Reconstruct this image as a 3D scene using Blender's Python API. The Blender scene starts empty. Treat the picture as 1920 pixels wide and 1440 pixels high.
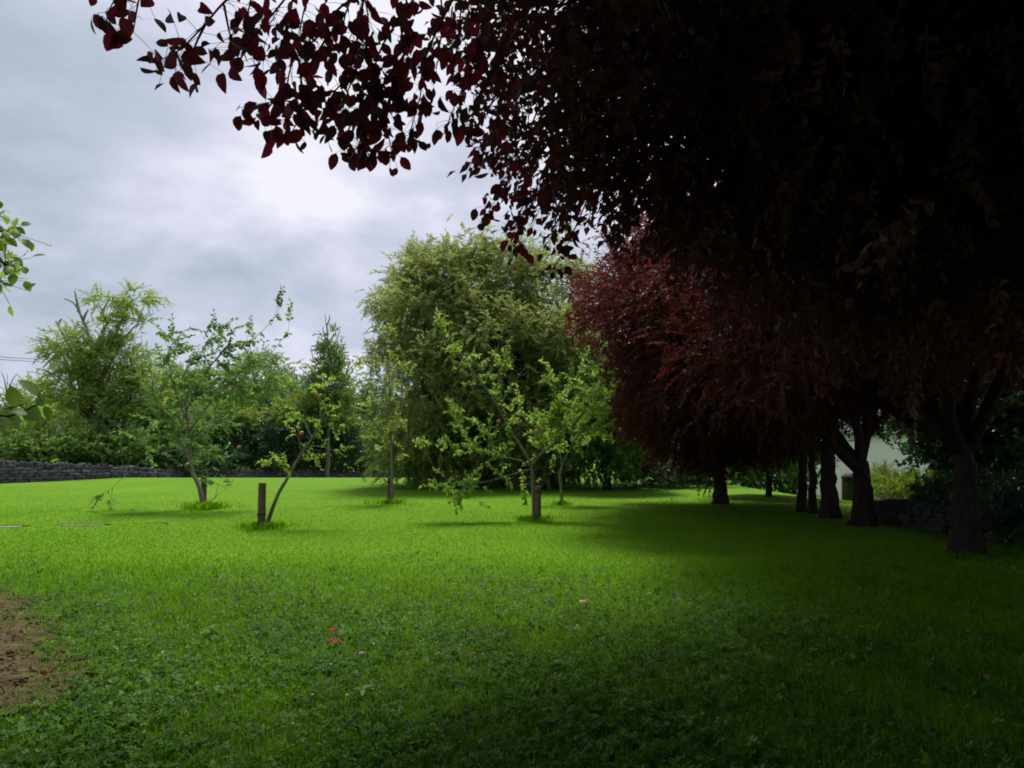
import bpy, math, random
import numpy as np
from mathutils import Vector, Matrix
rng = np.random.default_rng(7); random.seed(7)
sc = bpy.context.scene
col = sc.collection
R = math.radians

# ------------------------------------------------------------------ camera
F = 1386.0; HOR = 825.0; CH = 1.6
PITCH = math.atan((HOR - 720) / F)
cam = bpy.data.objects.new('camera', bpy.data.cameras.new('camera'))
cam.data.sensor_width = 36; cam.data.lens = 36 * F / 1920
cam.data.clip_start = 0.05; cam.data.clip_end = 6000
cam.location = (0, 0, CH); cam.rotation_euler = (math.pi / 2 + PITCH, 0, 0)
col.objects.link(cam); sc.camera = cam

# ------------------------------------------------------------------ light, sky, exposure
SUN_EL, SUN_AZ = 66.0, 8.0          # azimuth measured from +Y towards +X
sun = bpy.data.objects.new('sun', bpy.data.lights.new('sun', 'SUN'))
sun.data.energy = 1.5; sun.data.angle = R(14); sun.data.color = (1.0, 0.955, 0.88)
sd = Vector((math.sin(R(SUN_AZ)) * math.cos(R(SUN_EL)), math.cos(R(SUN_AZ)) * math.cos(R(SUN_EL)), math.sin(R(SUN_EL))))
sun.rotation_euler = (-sd).to_track_quat('-Z', 'Y').to_euler()
col.objects.link(sun)
EXPOSURE = 1.75
sc.view_settings.view_transform = 'Standard'; sc.view_settings.look = 'None'
sc.view_settings.exposure = EXPOSURE; sc.view_settings.gamma = 1.0
sc.view_settings.use_curve_mapping = False
sc.cycles.use_denoising = True
sc.cycles.max_bounces = 7; sc.cycles.diffuse_bounces = 4; sc.cycles.transmission_bounces = 5; sc.cycles.glossy_bounces = 2
sc.cycles.filter_width = 1.8

class NG:
    """tiny node graph helper"""
    def __init__(s, tree): s.t = tree; tree.nodes.clear()
    def n(s, typ, ins=None, **kw):
        nd = s.t.nodes.new(typ)
        for k, v in kw.items(): setattr(nd, k, v)
        for k, v in (ins or {}).items():
            sk = nd.inputs[k]
            if isinstance(v, bpy.types.NodeSocket): s.t.links.new(v, sk)
            else: sk.default_value = v
        return nd
    def math(s, op, a, b=0.0, clamp=False):
        return s.n('ShaderNodeMath', {0: a, 1: b}, operation=op, use_clamp=clamp).outputs[0]
    def mix(s, f, a, b, blend='MIX'):
        nd = s.n('ShaderNodeMix', data_type='RGBA', blend_type=blend)
        for i, v in ((0, f), (6, a), (7, b)):
            if isinstance(v, bpy.types.NodeSocket): s.t.links.new(v, nd.inputs[i])
            else: nd.inputs[i].default_value = v if i == 0 or len(v) == 4 else (*v, 1)
        return nd.outputs[2]
    def noise(s, vec, scale, detail=4, rough=.55, dist=0):
        nd = s.n('ShaderNodeTexNoise', {'Scale': scale, 'Detail': detail, 'Roughness': rough, 'Distortion': dist})
        if vec is not None: s.t.links.new(vec, nd.inputs['Vector'])
        return nd.outputs[0]
    def ramp(s, fac, stops, interp='LINEAR'):
        nd = s.n('ShaderNodeValToRGB'); cr = nd.color_ramp; cr.interpolation = interp
        while len(cr.elements) < len(stops): cr.elements.new(.5)
        for e, (p, c) in zip(cr.elements, stops): e.position = p; e.color = (*c, 1) if len(c) == 3 else c
        s.t.links.new(fac, nd.inputs[0]); return nd.outputs[0]
    def maprange(s, v, a, b, c=0., d=1., smooth=True):
        nd = s.n('ShaderNodeMapRange', {0: v, 1: a, 2: b, 3: c, 4: d}, interpolation_type='SMOOTHSTEP' if smooth else 'LINEAR')
        return nd.outputs[0]

w = bpy.data.worlds.new('World'); sc.world = w; w.use_nodes = True
g = NG(w.node_tree)
tc = g.n('ShaderNodeTexCoord').outputs['Generated']
sep = g.n('ShaderNodeSeparateXYZ', {0: tc}).outputs
den = g.math('ADD', g.math('MAXIMUM', sep[2], 0.0), 0.26)
cx_ = g.math('DIVIDE', sep[0], den); cy_ = g.math('DIVIDE', sep[1], den)
pl = g.n('ShaderNodeCombineXYZ', {0: cx_, 1: cy_, 2: 3.7}).outputs[0]
pl = g.n('ShaderNodeVectorMath', {0: pl, 1: (8, 19, 9)}, operation='ADD').outputs[0]
n1 = g.noise(pl, 1.05, 8, .56, .25)
n2 = g.noise(g.n('ShaderNodeVectorMath', {0: pl, 1: (4.2, 9.1, 1.3)}, operation='ADD').outputs[0], 1.9, 6, .55, .2)
n3 = g.math('ADD', g.math('MULTIPLY', n1, .68), g.math('MULTIPLY', n2, .32))
cloud = g.ramp(n3, [(.38, (1.65, 1.95, 2.35)), (.45, (2.08, 2.34, 2.80)), (.49, (2.45, 2.58, 3.15)), (.53, (2.85, 2.95, 3.5)), (.59, (3.6, 3.62, 4.0))])
sky = g.n('ShaderNodeTexSky', sky_type='NISHITA', sun_disc=False, sun_elevation=R(SUN_EL), sun_rotation=R(SUN_AZ),
          air_density=1.0, dust_density=1.5, ozone_density=1.0)
n4 = g.noise(pl, 0.55, 5, .5, .3)
clear = g.maprange(n4, .60, .70)
clear = g.math('MULTIPLY', clear, .55)
colr = g.mix(clear, cloud, g.n('ShaderNodeVectorMath', {0: sky.outputs[0], 1: (.45, .45, .45)}, operation='MULTIPLY').outputs[0])
hz = g.maprange(sep[2], .0, .22, .35, 0.)
colr = g.mix(hz, colr, (2.45, 2.6, 3.05))
bg = g.n('ShaderNodeBackground', {'Color': colr, 'Strength': 0.074})
g.n('ShaderNodeOutputWorld', {0: bg.outputs[0]})

# ------------------------------------------------------------------ pixel <-> place
cp, sp_ = math.cos(PITCH), math.sin(PITCH)
def ray(px, py):
    u, v = (px - 960) / F, (720 - py) / F
    return np.array([u, cp - v * sp_, sp_ + v * cp])
def P(px, py, Y):
    d = ray(px, py); t = Y / d[1]
    return np.array([0, 0, CH]) + d * t
def sm(t): t = np.clip(t, 0, 1); return t * t * (3 - 2 * t)
def gz(x, y):
    x = np.asarray(x, float); y = np.asarray(y, float)
    z = -1.4 * sm((y - 31) / 15)
    z2 = -1.1 * sm((y - 16.5) / 13) * sm((x - 7.5) / 5)
    z = np.minimum(z, z2)
    z = z + 0.018 * np.sin(x * .9 + 1.3) * np.sin(y * .7) * sm((y - 2) / 4) * (1 - sm((y - 20) / 8))
    return z
def Gd(px, py):
    d = ray(px, py); t = -CH / d[2]
    for _ in range(4):
        q = d * t; t = (gz(q[0], q[1]) - CH) / d[2]
    q = d * t + np.array([0, 0, CH]); q[2] = float(gz(q[0], q[1])); return q
def proj(p):
    x, y, z = p[:, 0], p[:, 1], p[:, 2] - CH
    dep = y * cp + z * sp_; up = -y * sp_ + z * cp
    dd = np.where(dep > .05, dep, .05)
    return 960 + F * x / dd, 720 - F * up / dd, dep
def inpoly(px, py, poly):
    c = np.zeros(len(px), bool); n = len(poly)
    for i in range(n):
        x0, y0 = poly[i]; x1, y1 = poly[i - 1]
        if y0 == y1: continue
        k = ((y0 > py) != (y1 > py)) & (px < (x1 - x0) * (py - y0) / (y1 - y0) + x0)
        c ^= k
    return c

# ------------------------------------------------------------------ object helpers
def tag(o, label=None, cat=None, group=None, kind=None):
    if label: o['label'] = label
    if cat: o['category'] = cat
    if group: o['group'] = group
    if kind: o['kind'] = kind
    return o
def empty(name, loc, label=None, cat=None, group=None, rz=0):
    o = bpy.data.objects.new(name, None); col.objects.link(o); o.location = [float(v) for v in loc]
    o.rotation_euler.z = rz; o.empty_display_size = .2
    return tag(o, label, cat, group)
def mkmesh(name, V, T, mats, mi=None, attr=None, smooth=False, uvs=None):
    """V (n,3), T (m,3) or (m,4) arrays"""
    me = bpy.data.meshes.new(name); V = np.asarray(V, np.float32); T = np.asarray(T, np.int32)
    k = T.shape[1]
    me.vertices.add(len(V)); me.vertices.foreach_set('co', V.ravel())
    me.loops.add(T.size); me.loops.foreach_set('vertex_index', T.ravel())
    me.polygons.add(len(T)); me.polygons.foreach_set('loop_start', np.arange(0, T.size, k, dtype=np.int32))
    me.polygons.foreach_set('loop_total', np.full(len(T), k, np.int32))
    for m in mats: me.materials.append(m)
    if mi is not None: me.polygons.foreach_set('material_index', np.asarray(mi, np.int32))
    me.polygons.foreach_set('use_smooth', np.full(len(T), smooth, bool))
    if attr is not None:
        a = me.attributes.new('v', 'FLOAT', 'POINT'); a.data.foreach_set('value', np.asarray(attr, np.float32))
    me.update(calc_edges=True)
    return me
def link(name, me, parent=None, loc=None):
    o = bpy.data.objects.new(name, me); col.objects.link(o)
    if parent is not None: o.parent = parent
    if loc is not None: o.location = [float(v) for v in loc]
    return o

class MB:
    """collects triangle arrays into one mesh"""
    def __init__(s): s.V = []; s.T = []; s.M = []; s.A = []; s.n = 0
    def add(s, V, T, mi=0, a=None):
        V = np.asarray(V, float).reshape(-1, 3); T = np.asarray(T, int).reshape(-1, 3)
        s.V.append(V); s.T.append(T + s.n); s.n += len(V)
        s.M.append(np.full(len(T), mi) if np.isscalar(mi) else np.asarray(mi))
        s.A.append(np.full(len(V), .5) if a is None else np.asarray(a, float))
    def tube(s, pts, rad, sides=6, mi=0, wob=0.0, cap=True):
        pts = np.asarray(pts, float); n = len(pts); rad = np.broadcast_to(np.asarray(rad, float), (n,))
        d = np.gradient(pts, axis=0); d /= np.linalg.norm(d, axis=1)[:, None] + 1e-9
        ref = np.array([0, 0, 1.]) if abs(d[:, 2]).mean() < .8 else np.array([0, 1., 0])
        u = np.cross(d, ref); u /= np.linalg.norm(u, axis=1)[:, None] + 1e-9; v = np.cross(d, u)
        an = np.arange(sides) / sides * 2 * math.pi
        rr = rad[:, None] * (1 + wob * rng.standard_normal((n, sides)))
        V = pts[:, None, :] + rr[..., None] * (u[:, None, :] * np.cos(an)[None, :, None] + v[:, None, :] * np.sin(an)[None, :, None])
        V = V.reshape(-1, 3); i = np.arange(n - 1)[:, None] * sides; j = np.arange(sides)[None, :]; j2 = (j + 1) % sides
        a, b, c, e = i + j, i + j2, i + sides + j2, i + sides + j
        T = np.concatenate([np.stack([a, b, c], -1).reshape(-1, 3), np.stack([a, c, e], -1).reshape(-1, 3)])
        if cap:
            V = np.vstack([V, pts[-1], pts[0]]); k = (n - 1) * sides; jj = np.arange(sides); j3 = (jj + 1) % sides
            T = np.vstack([T, np.stack([k + jj, k + j3, np.full(sides, n * sides)], -1),
                           np.stack([j3, jj, np.full(sides, n * sides + 1)], -1)])
        s.add(V, T, mi)
    def mesh(s, name, mats, smooth=False):
        return mkmesh(name, np.vstack(s.V), np.vstack(s.T), mats, np.concatenate(s.M), np.concatenate(s.A), smooth)

def curve(a, b, n=7, bend=(0, 0, 0), wig=.0):
    a, b = np.asarray(a, float), np.asarray(b, float); t = np.linspace(0, 1, n)[:, None]
    p = a + (b - a) * t + np.asarray(bend, float) * (4 * t * (1 - t))
    if wig: 
        q = rng.standard_normal((n, 3)) * wig; q[0] = 0; q[-1] = 0; p = p + q
    return p
def smooth_path(pts, n):
    pts = np.asarray(pts, float); m = len(pts)
    if m < 3: return curve(pts[0], pts[-1], n)
    t = np.linspace(0, m - 1, n); out = []
    for x in t:
        i = min(int(x), m - 2); f = x - i
        p0, p1, p2, p3 = pts[max(i - 1, 0)], pts[i], pts[i + 1], pts[min(i + 2, m - 1)]
        out.append(.5 * ((2 * p1) + (-p0 + p2) * f + (2 * p0 - 5 * p1 + 4 * p2 - p3) * f * f + (-p0 + 3 * p1 - 3 * p2 + p3) * f ** 3))
    return np.array(out)

# ------------------------------------------------------------------ materials
def material(name):
    m = bpy.data.materials.new(name); m.use_nodes = True; return m, NG(m.node_tree)
def leaf_mat(name, a, b, tr, tf=.4, rough=.45, spec=.35, c=None):
    m, g = material(name)
    v = g.n('ShaderNodeAttribute', attribute_name='v').outputs['Fac']
    stops = [(0.0, a), (.7, b)] + ([(1.0, c)] if c else [])
    cc = g.ramp(v, stops)
    pos = g.n('ShaderNodeNewGeometry').outputs['Position']
    nz = g.noise(pos, .8, 3)
    cc = g.mix(g.maprange(nz, .3, .7, 0, .5), cc, g.mix(1.0, cc, (1.25, 1.1, .8), 'MULTIPLY'))
    pr = g.n('ShaderNodeBsdfPrincipled', {'Base Color': cc, 'Roughness': rough, 'Specular IOR Level': spec})
    tcol = g.mix(.5, g.mix(1.0, cc, (2., 2., 2.), 'MULTIPLY'), tr)
    t = g.n('ShaderNodeBsdfTranslucent', {'Color': tcol})
    mx = g.n('ShaderNodeMixShader', {0: tf, 1: pr.outputs[0], 2: t.outputs[0]})
    g.n('ShaderNodeOutputMaterial', {0: mx.outputs[0]})
    return m
def bark_mat(name, a, b, scale=9, bump=.6, lichen=None):
    m, g = material(name)
    tcn = g.n('ShaderNodeTexCoord').outputs['Object']
    mp = g.n('ShaderNodeMapping', {'Vector': tcn, 'Scale': (1, 1, .28)}).outputs[0]
    n1 = g.noise(mp, scale, 7, .65, .4); vo = g.n('ShaderNodeTexVoronoi', {'Vector': mp, 'Scale': scale * 2.2}, feature='DISTANCE_TO_EDGE').outputs[0]
    n2 = g.noise(tcn, 2.5, 5)
    cc = g.ramp(n1, [(.3, a), (.7, b)])
    cc = g.mix(g.maprange(vo, 0, .12, .55, 0), cc, tuple(x * .4 for x in a))
    if lichen: cc = g.mix(g.maprange(n2, .5, .66, 0, .6), cc, lichen)
    h = g.math('ADD', g.math('MULTIPLY', n1, .7), g.math('MULTIPLY', g.math('MINIMUM', vo, .15), 2.5))
    bp = g.n('ShaderNodeBump', {'Height': h, 'Strength': bump, 'Distance': .03})
    pr = g.n('ShaderNodeBsdfPrincipled', {'Base Color': cc, 'Roughness': .9, 'Specular IOR Level': .2, 'Normal': bp.outputs[0]})
    g.n('ShaderNodeOutputMaterial', {0: pr.outputs[0]}); return m
def plain_mat(name, a, b=None, scale=6, rough=.85, bump=.3, spec=.2, dist=.01, sx=(1, 1, 1)):
    m, g = material(name); b = b or a
    tcn = g.n('ShaderNodeMapping', {'Vector': g.n('ShaderNodeTexCoord').outputs['Object'], 'Scale': sx}).outputs[0]
    n1 = g.noise(tcn, scale, 8, .62)
    n0 = g.noise(tcn, scale * .17, 4)
    f = g.math('ADD', g.math('MULTIPLY', n1, .6), g.math('MULTIPLY', n0, .4))
    oi = g.n('ShaderNodeObjectInfo').outputs['Random']
    cc = g.ramp(f, [(.35, a), (.65, b)])
    cc = g.mix(1.0, cc, g.ramp(oi, [(0, (.75, .75, .75)), (1, (1.2, 1.2, 1.2))]), 'MULTIPLY')
    bp = g.n('ShaderNodeBump', {'Height': n1, 'Strength': bump, 'Distance': dist})
    pr = g.n('ShaderNodeBsdfPrincipled', {'Base Color': cc, 'Roughness': rough, 'Specular IOR Level': spec, 'Normal': bp.outputs[0]})
    g.n('ShaderNodeOutputMaterial', {0: pr.outputs[0]}); return m

M = {}
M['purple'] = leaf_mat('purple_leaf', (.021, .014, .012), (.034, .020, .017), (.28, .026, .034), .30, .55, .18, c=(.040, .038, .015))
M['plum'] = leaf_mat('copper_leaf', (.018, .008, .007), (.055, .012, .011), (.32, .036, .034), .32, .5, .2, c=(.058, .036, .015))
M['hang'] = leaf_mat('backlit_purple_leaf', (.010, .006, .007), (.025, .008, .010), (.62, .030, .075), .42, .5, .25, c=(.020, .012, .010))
M['willow'] = leaf_mat('willow_leaf', (.085, .135, .040), (.195, .255, .075), (.52, .60, .18), .44, .6, .2, c=(.38, .40, .13))
M['apple'] = leaf_mat('apple_leaf', (.085, .170, .025), (.155, .270, .038), (.50, .70, .07), .42, .45, .35, c=(.24, .34, .09))
M['dusty'] = leaf_mat('dusty_apple_leaf', (.10, .17, .035), (.19, .26, .055), (.50, .60, .10), .40, .5, .3, c=(.34, .36, .16))
M['broad'] = leaf_mat('broad_leaf', (.045, .110, .028), (.095, .190, .045), (.32, .52, .08), .36, .5, .25, c=(.17, .26, .09))
M['mid'] = leaf_mat('hedge_tree_leaf', (.065, .130, .035), (.130, .215, .055), (.38, .56, .10), .38, .55, .25, c=(.16, .23, .05))
M['ivy'] = leaf_mat('ivy_leaf', (.110, .185, .045), (.230, .315, .070), (.55, .70, .14), .44, .55, .25, c=(.22, .25, .05))
M['laurel'] = leaf_mat('laurel_leaf', (.016, .045, .022), (.030, .080, .035), (.12, .30, .05), .22, .3, .55, c=(.055, .12, .05))
M['bright'] = leaf_mat('lime_shrub_leaf', (.10, .17, .025), (.17, .26, .035), (.50, .62, .06), .40, .5, .3, c=(.26, .28, .08))
M['bluish'] = leaf_mat('far_leaf', (.045, .080, .055), (.070, .115, .075), (.20, .30, .14), .3, .6, .2)
M['bark'] = bark_mat('dark_bark', (.018, .013, .010), (.050, .038, .030), 9, .8)
M['bark2'] = bark_mat('grey_bark', (.13, .11, .09), (.32, .28, .23), 22, .5, (.24, .26, .17))
M['twig'] = plain_mat('twig', (.030, .018, .018), (.07, .045, .04), 20, .8)
M['gtwig'] = plain_mat('green_twig', (.07, .07, .035), (.13, .12, .06), 20, .8)
M['dead'] = plain_mat('dead_wood', (.16, .14, .13), (.26, .23, .21), 12, .9)

# ------------------------------------------------------------------ leaf and spray templates
def leaf_geo(L, W, det=0, cup=.14, droop=.18):
    """x along the leaf, y across, z normal; det 0 = 2 tris folded on the midrib, 1 = 12 tris"""
    if det == 0:
        V = [(0, 0, 0), (.42 * L, W / 2, cup * W), (L, 0, -droop * L), (.42 * L, -W / 2, cup * W)]
        return np.array(V), np.array([(0, 2, 1), (0, 3, 2)])
    if det == .5:
        V = [(0, 0, 0), (.3 * L, W * .47, cup * W), (.68 * L, W * .36, cup * W - droop * L * .4), (L, 0, -droop * L),
             (.68 * L, -W * .36, cup * W - droop * L * .4), (.3 * L, -W * .47, cup * W)]
        return np.array(V), np.array([(0, 3, 2), (0, 2, 1), (0, 5, 4), (0, 4, 3)])
    ts = [0, .2, .45, .7, .88, 1]; ws = [0, .38, .5, .40, .2, 0]
    V = [(0, 0, 0)]; 
    for t, wv in zip(ts[1:-1], ws[1:-1]):
        z = -droop * L * t * t
        V += [(t * L, 0, z - .0), (t * L, wv * W, z + cup * W * wv * 2), (t * L, -wv * W, z + cup * W * wv * 2)]
    V.append((L, 0, -droop * L)); n = len(V) - 1
    T = [(0, 1, 2), (0, 3, 1)]
    for i in range(3):
        a, b = 1 + 3 * i, 4 + 3 * i
        T += [(a, b, b + 1), (a, b + 1, a + 1), (a, a + 2, b + 2), (a, b + 2, b)]
    a = 10; T += [(a, n, a + 1), (a, a + 2, n)]
    return np.array(V, float), np.array(T)
def frame(d, up=(0, 0, 1), roll=0.0):
    d = np.asarray(d, float); d = d / (np.linalg.norm(d) + 1e-9)
    y = np.cross(up, d)
    if np.linalg.norm(y) < 1e-3: y = np.cross((1, 0, 0), d)
    y /= np.linalg.norm(y); z = np.cross(d, y)
    c, s = math.cos(roll), math.sin(roll)
    return np.stack([d, y * c + z * s, -y * s + z * c], 1)      # columns
def spray(L, n, lL, lW, det=0, droop=.25, planar=.8, ang=50, stemw=.006, mode='alt'):
    """one leafy twig lying along +x; returns V,T,mi,leafrandom"""
    r = rng; mb = MB()
    t = np.linspace(0, 1, 4); side = r.normal(0, .06)
    st = np.stack([t * L, side * L * t * t, -droop * L * t * t], 1)
    wv = stemw * (1 - .6 * t)
    V = np.concatenate([st + np.stack([0 * t, wv, 0 * t], 1), st - np.stack([0 * t, wv, 0 * t], 1)])
    T = []
    for i in range(3): T += [(i, i + 4, i + 5), (i, i + 5, i + 1)]
    mb.add(V, T, 1, np.full(8, .5))
    for k in range(n):
        f = .08 + .92 * (k + .5) / n if k < n - 1 else 1.0
        p = np.array([f * L, side * L * f * f, -droop * L * f * f])
        sgn = 1 if k % 2 else -1
        a = R(ang + r.normal(0, 14)) * sgn
        if k == n - 1: a = r.normal(0, .2)
        if mode == 'all':
            ph = r.uniform(0, 2 * math.pi); e = R(ang + r.normal(0, 15))
            d = np.array([math.cos(e), math.sin(e) * math.cos(ph), math.sin(e) * math.sin(ph)])
        else:
            d = np.array([math.cos(a), math.sin(a), r.normal(-.15, .35 * (1.3 - planar))])
        d[2] -= droop * .5
        s = r.uniform(.7, 1.15) * (1 - .25 * f)
        LV, LT = leaf_geo(lL * s, lW * s, det, r.uniform(.05, .25), r.uniform(0, .35))
        Fm = frame(d, (0, 0, 1), r.normal(0, .9 * (1.2 - planar)))
        mb.add(LV @ Fm.T + p, LT, 0, np.full(len(LV), r.uniform(0, 1)))
    return np.vstack(mb.V), np.vstack(mb.T), np.concatenate(mb.M), np.concatenate(mb.A)
TPL = {}
def templates(key, k, **kw): TPL[key] = [spray(**kw) for _ in range(k)]
templates('beech_far', 8, L=.55, n=12, lL=.115, lW=.072, droop=.25)
templates('beech_near', 8, L=.42, n=11, lL=.085, lW=.052, det=1, droop=.35, planar=.4, stemw=.0022)
templates('beech_mid', 8, L=.38, n=12, lL=.082, lW=.05, det=.5, droop=.3, planar=.1, stemw=.003)
templates('plum', 10, L=.36, n=13, lL=.085, lW=.052, droop=.25, planar=.3)
templates('willow', 8, L=.42, n=20, lL=.115, lW=.050, droop=.5, planar=.0, ang=50, stemw=.004)
templates('broad', 8, L=.5, n=11, lL=.15, lW=.105, droop=.3, planar=.3)
templates('hedge', 8, L=.5, n=14, lL=.15, lW=.10, droop=.1, planar=.1, mode='all')
templates('ivy', 8, L=.35, n=11, lL=.11, lW=.095, droop=.2, planar=.1, mode='all')
templates('fine', 8, L=.6, n=20, lL=.12, lW=.07, droop=.2, planar=.2)
templates('laurel', 8, L=.4, n=10, lL=.16, lW=.075, droop=-.1, planar=.0, mode='all', ang=60)
templates('apple', 8, L=.32, n=13, lL=.105, lW=.068, det=.5, droop=.15, planar=.0, mode='all', ang=60, stemw=.003)
templates('grassy', 6, L=.35, n=14, lL=.30, lW=.02, droop=.1, planar=.0, mode='all', ang=25)

def nrm(v): return v / (np.linalg.norm(v, axis=-1, keepdims=True) + 1e-9)
def place_sprays(mb, key, pos, dirs, scale, tint=None, tsp=.25, up_bias=0.0):
    """stamp sprays as real geometry into mb"""
    N = len(pos)
    if N == 0: return
    pick = rng.integers(0, len(TPL[key]), N); scale = np.broadcast_to(scale, (N,)); d = nrm(dirs)
    up = np.array([0, 0, 1.]) + rng.normal(0, .35, (N, 3))
    y = nrm(np.cross(up, d)); z = np.cross(d, y)
    Rm = np.stack([d, y, z], 2)
    tn = rng.normal(0, tsp, N) if tint is None else tint + rng.normal(0, tsp * .5, N)
    for k, (V, T, mi, a) in enumerate(TPL[key]):
        s = np.where(pick == k)[0]
        if not len(s): continue
        W = np.einsum('nij,vj->nvi', Rm[s], V) * scale[s][:, None, None] + pos[s][:, None, :]
        TT = T[None] + (np.arange(len(s)) * len(V))[:, None, None]
        A = np.clip(a[None] * .6 + .2 + tn[s][:, None], 0, 1)
        mb.add(W.reshape(-1, 3), TT.reshape(-1, 3), np.tile(mi, len(s)), A.ravel())

def crown_points(lobes, clumps, per, cr=.5, shell=.5, droop=0.0, out=1.0, flat=.6, low=-.6):
    """sub-clumps spread over the shells of ellipsoid lobes, sprays round each sub-clump"""
    pos, dr, cen, tints = [], [], [], []
    tot = sum((l[3] * l[4] + l[3] * l[5] + l[4] * l[5]) for l in lobes)
    for l in lobes:
        c = np.array(l[:3]); r = np.array(l[3:6])
        n = max(3, int(clumps * (r[0] * r[1] + r[0] * r[2] + r[1] * r[2]) / tot * (l[6] if len(l) > 6 else 1)))
        u = nrm(rng.standard_normal((n * 2, 3))); u = u[u[:, 2] > low][:n]; n = len(u)
        rad = rng.uniform(shell, 1.05, (n, 1)) * rng.uniform(.88, 1.1, (n, 1))
        cc = c + u * r * rad; crr = cr * rng.uniform(.6, 1.35, n)
        k = rng.poisson(per, n)
        idx = np.repeat(np.arange(n), k)
        off = rng.standard_normal((len(idx), 3)) * np.array([1, 1, flat]) * crr[idx][:, None] * .62
        p = cc[idx] + off
        d = nrm(off + u[idx] * .5) * .5 + u[idx] * out * .35 + rng.normal(0, .55, (len(idx), 3)) + np.array([0, 0, -droop])
        pos.append(p); dr.append(d); cen.append(cc); tints.append(rng.normal(0, .13, n)[idx])
    return np.vstack(pos), np.vstack(dr), np.vstack(cen), np.concatenate(tints)

def pl_lobe(px, py, Y, rpx, rpy=None, ry=None, wgt=1.0):
    """lobe from its centre and radii as seen, at distance Y"""
    c = P(px, py, Y); k = Y / F; rx = rpx * k; rz = (rpy or rpx) * k
    return (*c, rx, ry if ry else (rx + rz) / 2, rz, wgt)

def tree(name, label, cat, base, lobes, key, leaf, bark, clumps, per, cr=.5, scale=1.0, group=None, trunk_h=None, tr=.16,
         droop=0., accept=None, shell=.5, twigs=.25, flat=.6, out=1.0, low=-.6, limbs=True, fork=None, lean=(0, 0), dead=None, sides=9):
    root = empty(name, base, label, cat, group); b = np.array(base, float)
    pos, dr, cen, tn = crown_points(lobes, clumps, per, cr, shell, droop, out, flat, low)
    if accept is not None:
        k = accept(pos); pos, dr, tn = pos[k], dr[k], tn[k]; cen = cen[accept(cen)]
    # keep foliage above the ground
    k = pos[:, 2] > gz(pos[:, 0], pos[:, 1]) + .12; pos, dr, tn = pos[k], dr[k], tn[k]
    sc_ = rng.uniform(.75, 1.2, len(pos)) * scale
    mb = MB(); place_sprays(mb, key, pos - b, dr, sc_, tn)
    o = link('crown', mb.mesh('crown', [leaf, M['twig'] if bark is not M['bark2'] else M['gtwig']]), root); o['kind'] = 'stuff'
    # trunk with root flare
    th = trunk_h or max(.5, min(l[2] for l in lobes) - b[2])
    top = np.array([lean[0], lean[1], th])
    mt = MB(); pts = curve((0, 0, -.15), top, 16, (rng.normal(0, .04), rng.normal(0, .04), 0), .012)
    t = np.linspace(0, 1, 16); rad = tr * (1 - .35 * t) * (1 + .65 * np.exp(-t * th / .22))
    ns = max(sides, 6) * (2 if sides > 9 else 1)
    mt.tube(pts, rad, ns, 0, .03)
    ph = rng.uniform(0, 6.28, 3); Vt = mt.V[0][:16 * ns].reshape(16, ns, 3); a_ = np.arange(ns) / ns * 6.283
    bul = 1 + (.10 + .16 * np.exp(-t * th / .3))[:, None] * (np.sin(3 * a_ + ph[0])[None] + .6 * np.sin(5 * a_ + ph[1] + 2 * t[:, None])) * .6
    mt.V[0][:16 * ns] = (pts[:, None] + (Vt - pts[:, None]) * bul[..., None]).reshape(-1, 3)
    link('trunk', mt.mesh('trunk', [bark], True), root)
    if limbs:
        for l in lobes:
            c = np.array(l[:3]) - b
            ml = MB(); s0 = pts[-1] * rng.uniform(.82, 1.0)
            Ld = np.linalg.norm(c - s0)
            path = curve(s0, c, 9, (0, 0, .08 * Ld), .02 * Ld)
            ml.tube(path, np.linspace(tr * .55, tr * .16, 9), 6, 0, .03)
            near = cen[np.linalg.norm((cen - np.array(l[:3])) / np.array(l[3:6]), axis=1) < 1.25]
            m = int(len(near) * twigs)
            for q in near[rng.permutation(len(near))[:m]] - b:
                s1 = path[rng.integers(3, 9)]
                ml.tube(curve(s1, q, 5, (0, 0, .06 * np.linalg.norm(q - s1)), .03), np.linspace(tr * .14, .008, 5), 4, 0)
            link('limb', ml.mesh('limb', [bark], True), root)
    return root

# ================================================================== GROUND
def grid_mesh(xs, ys, zf):
    X, Y = np.meshgrid(xs, ys); Z = zf(X, Y)
    V = np.stack([X, Y, Z], -1).reshape(-1, 3); nx = len(xs); ny = len(ys)
    i = (np.arange(ny - 1)[:, None] * nx + np.arange(nx - 1)[None, :]).ravel()
    return V, np.stack([i, i + 1, i + nx + 1, i + nx], -1)
def spaced(lo, hi, near_lo, near_hi, step, grow=1.18):
    a = list(np.arange(near_lo, near_hi + step, step)); s = step
    while a[-1] < hi: s *= grow; a.append(a[-1] + s)
    b = [near_lo]; s = step
    while b[-1] > lo: s *= grow; b.append(b[-1] - s)
    return np.array(b[1:][::-1] + a)
SOIL = [(-90, 1095), (10, 1105), (50, 1125), (80, 1160), (112, 1205), (135, 1235), (182, 1278), (140, 1315), (60, 1342), (-90, 1378)]
SPOTS = [(930, 1395, 45, 14), (1775, 1392, 34, 14)]
def soilmask(x, y):
    px, py, _ = proj(np.stack([x, y, np.zeros_like(x)], -1))
    jx = 14 * np.sin(y * 9 + x * 4) + 9 * np.sin(x * 31 + y * 5) + 8 * np.sin(y * 47 + x * 13); jy = 9 * np.sin(x * 11 + 3 * y) + 7 * np.sin(x * 53 + y * 17)
    m = inpoly(px + jx, py + jy, SOIL)
    for (cx, cy, rx, ry) in SPOTS: m |= ((px + jx - cx) / rx) ** 2 + ((py + jy - cy) / ry) ** 2 < 1
    return m
m, g = material('lawn')
pos = g.n('ShaderNodeNewGeometry').outputs['Position']
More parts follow.
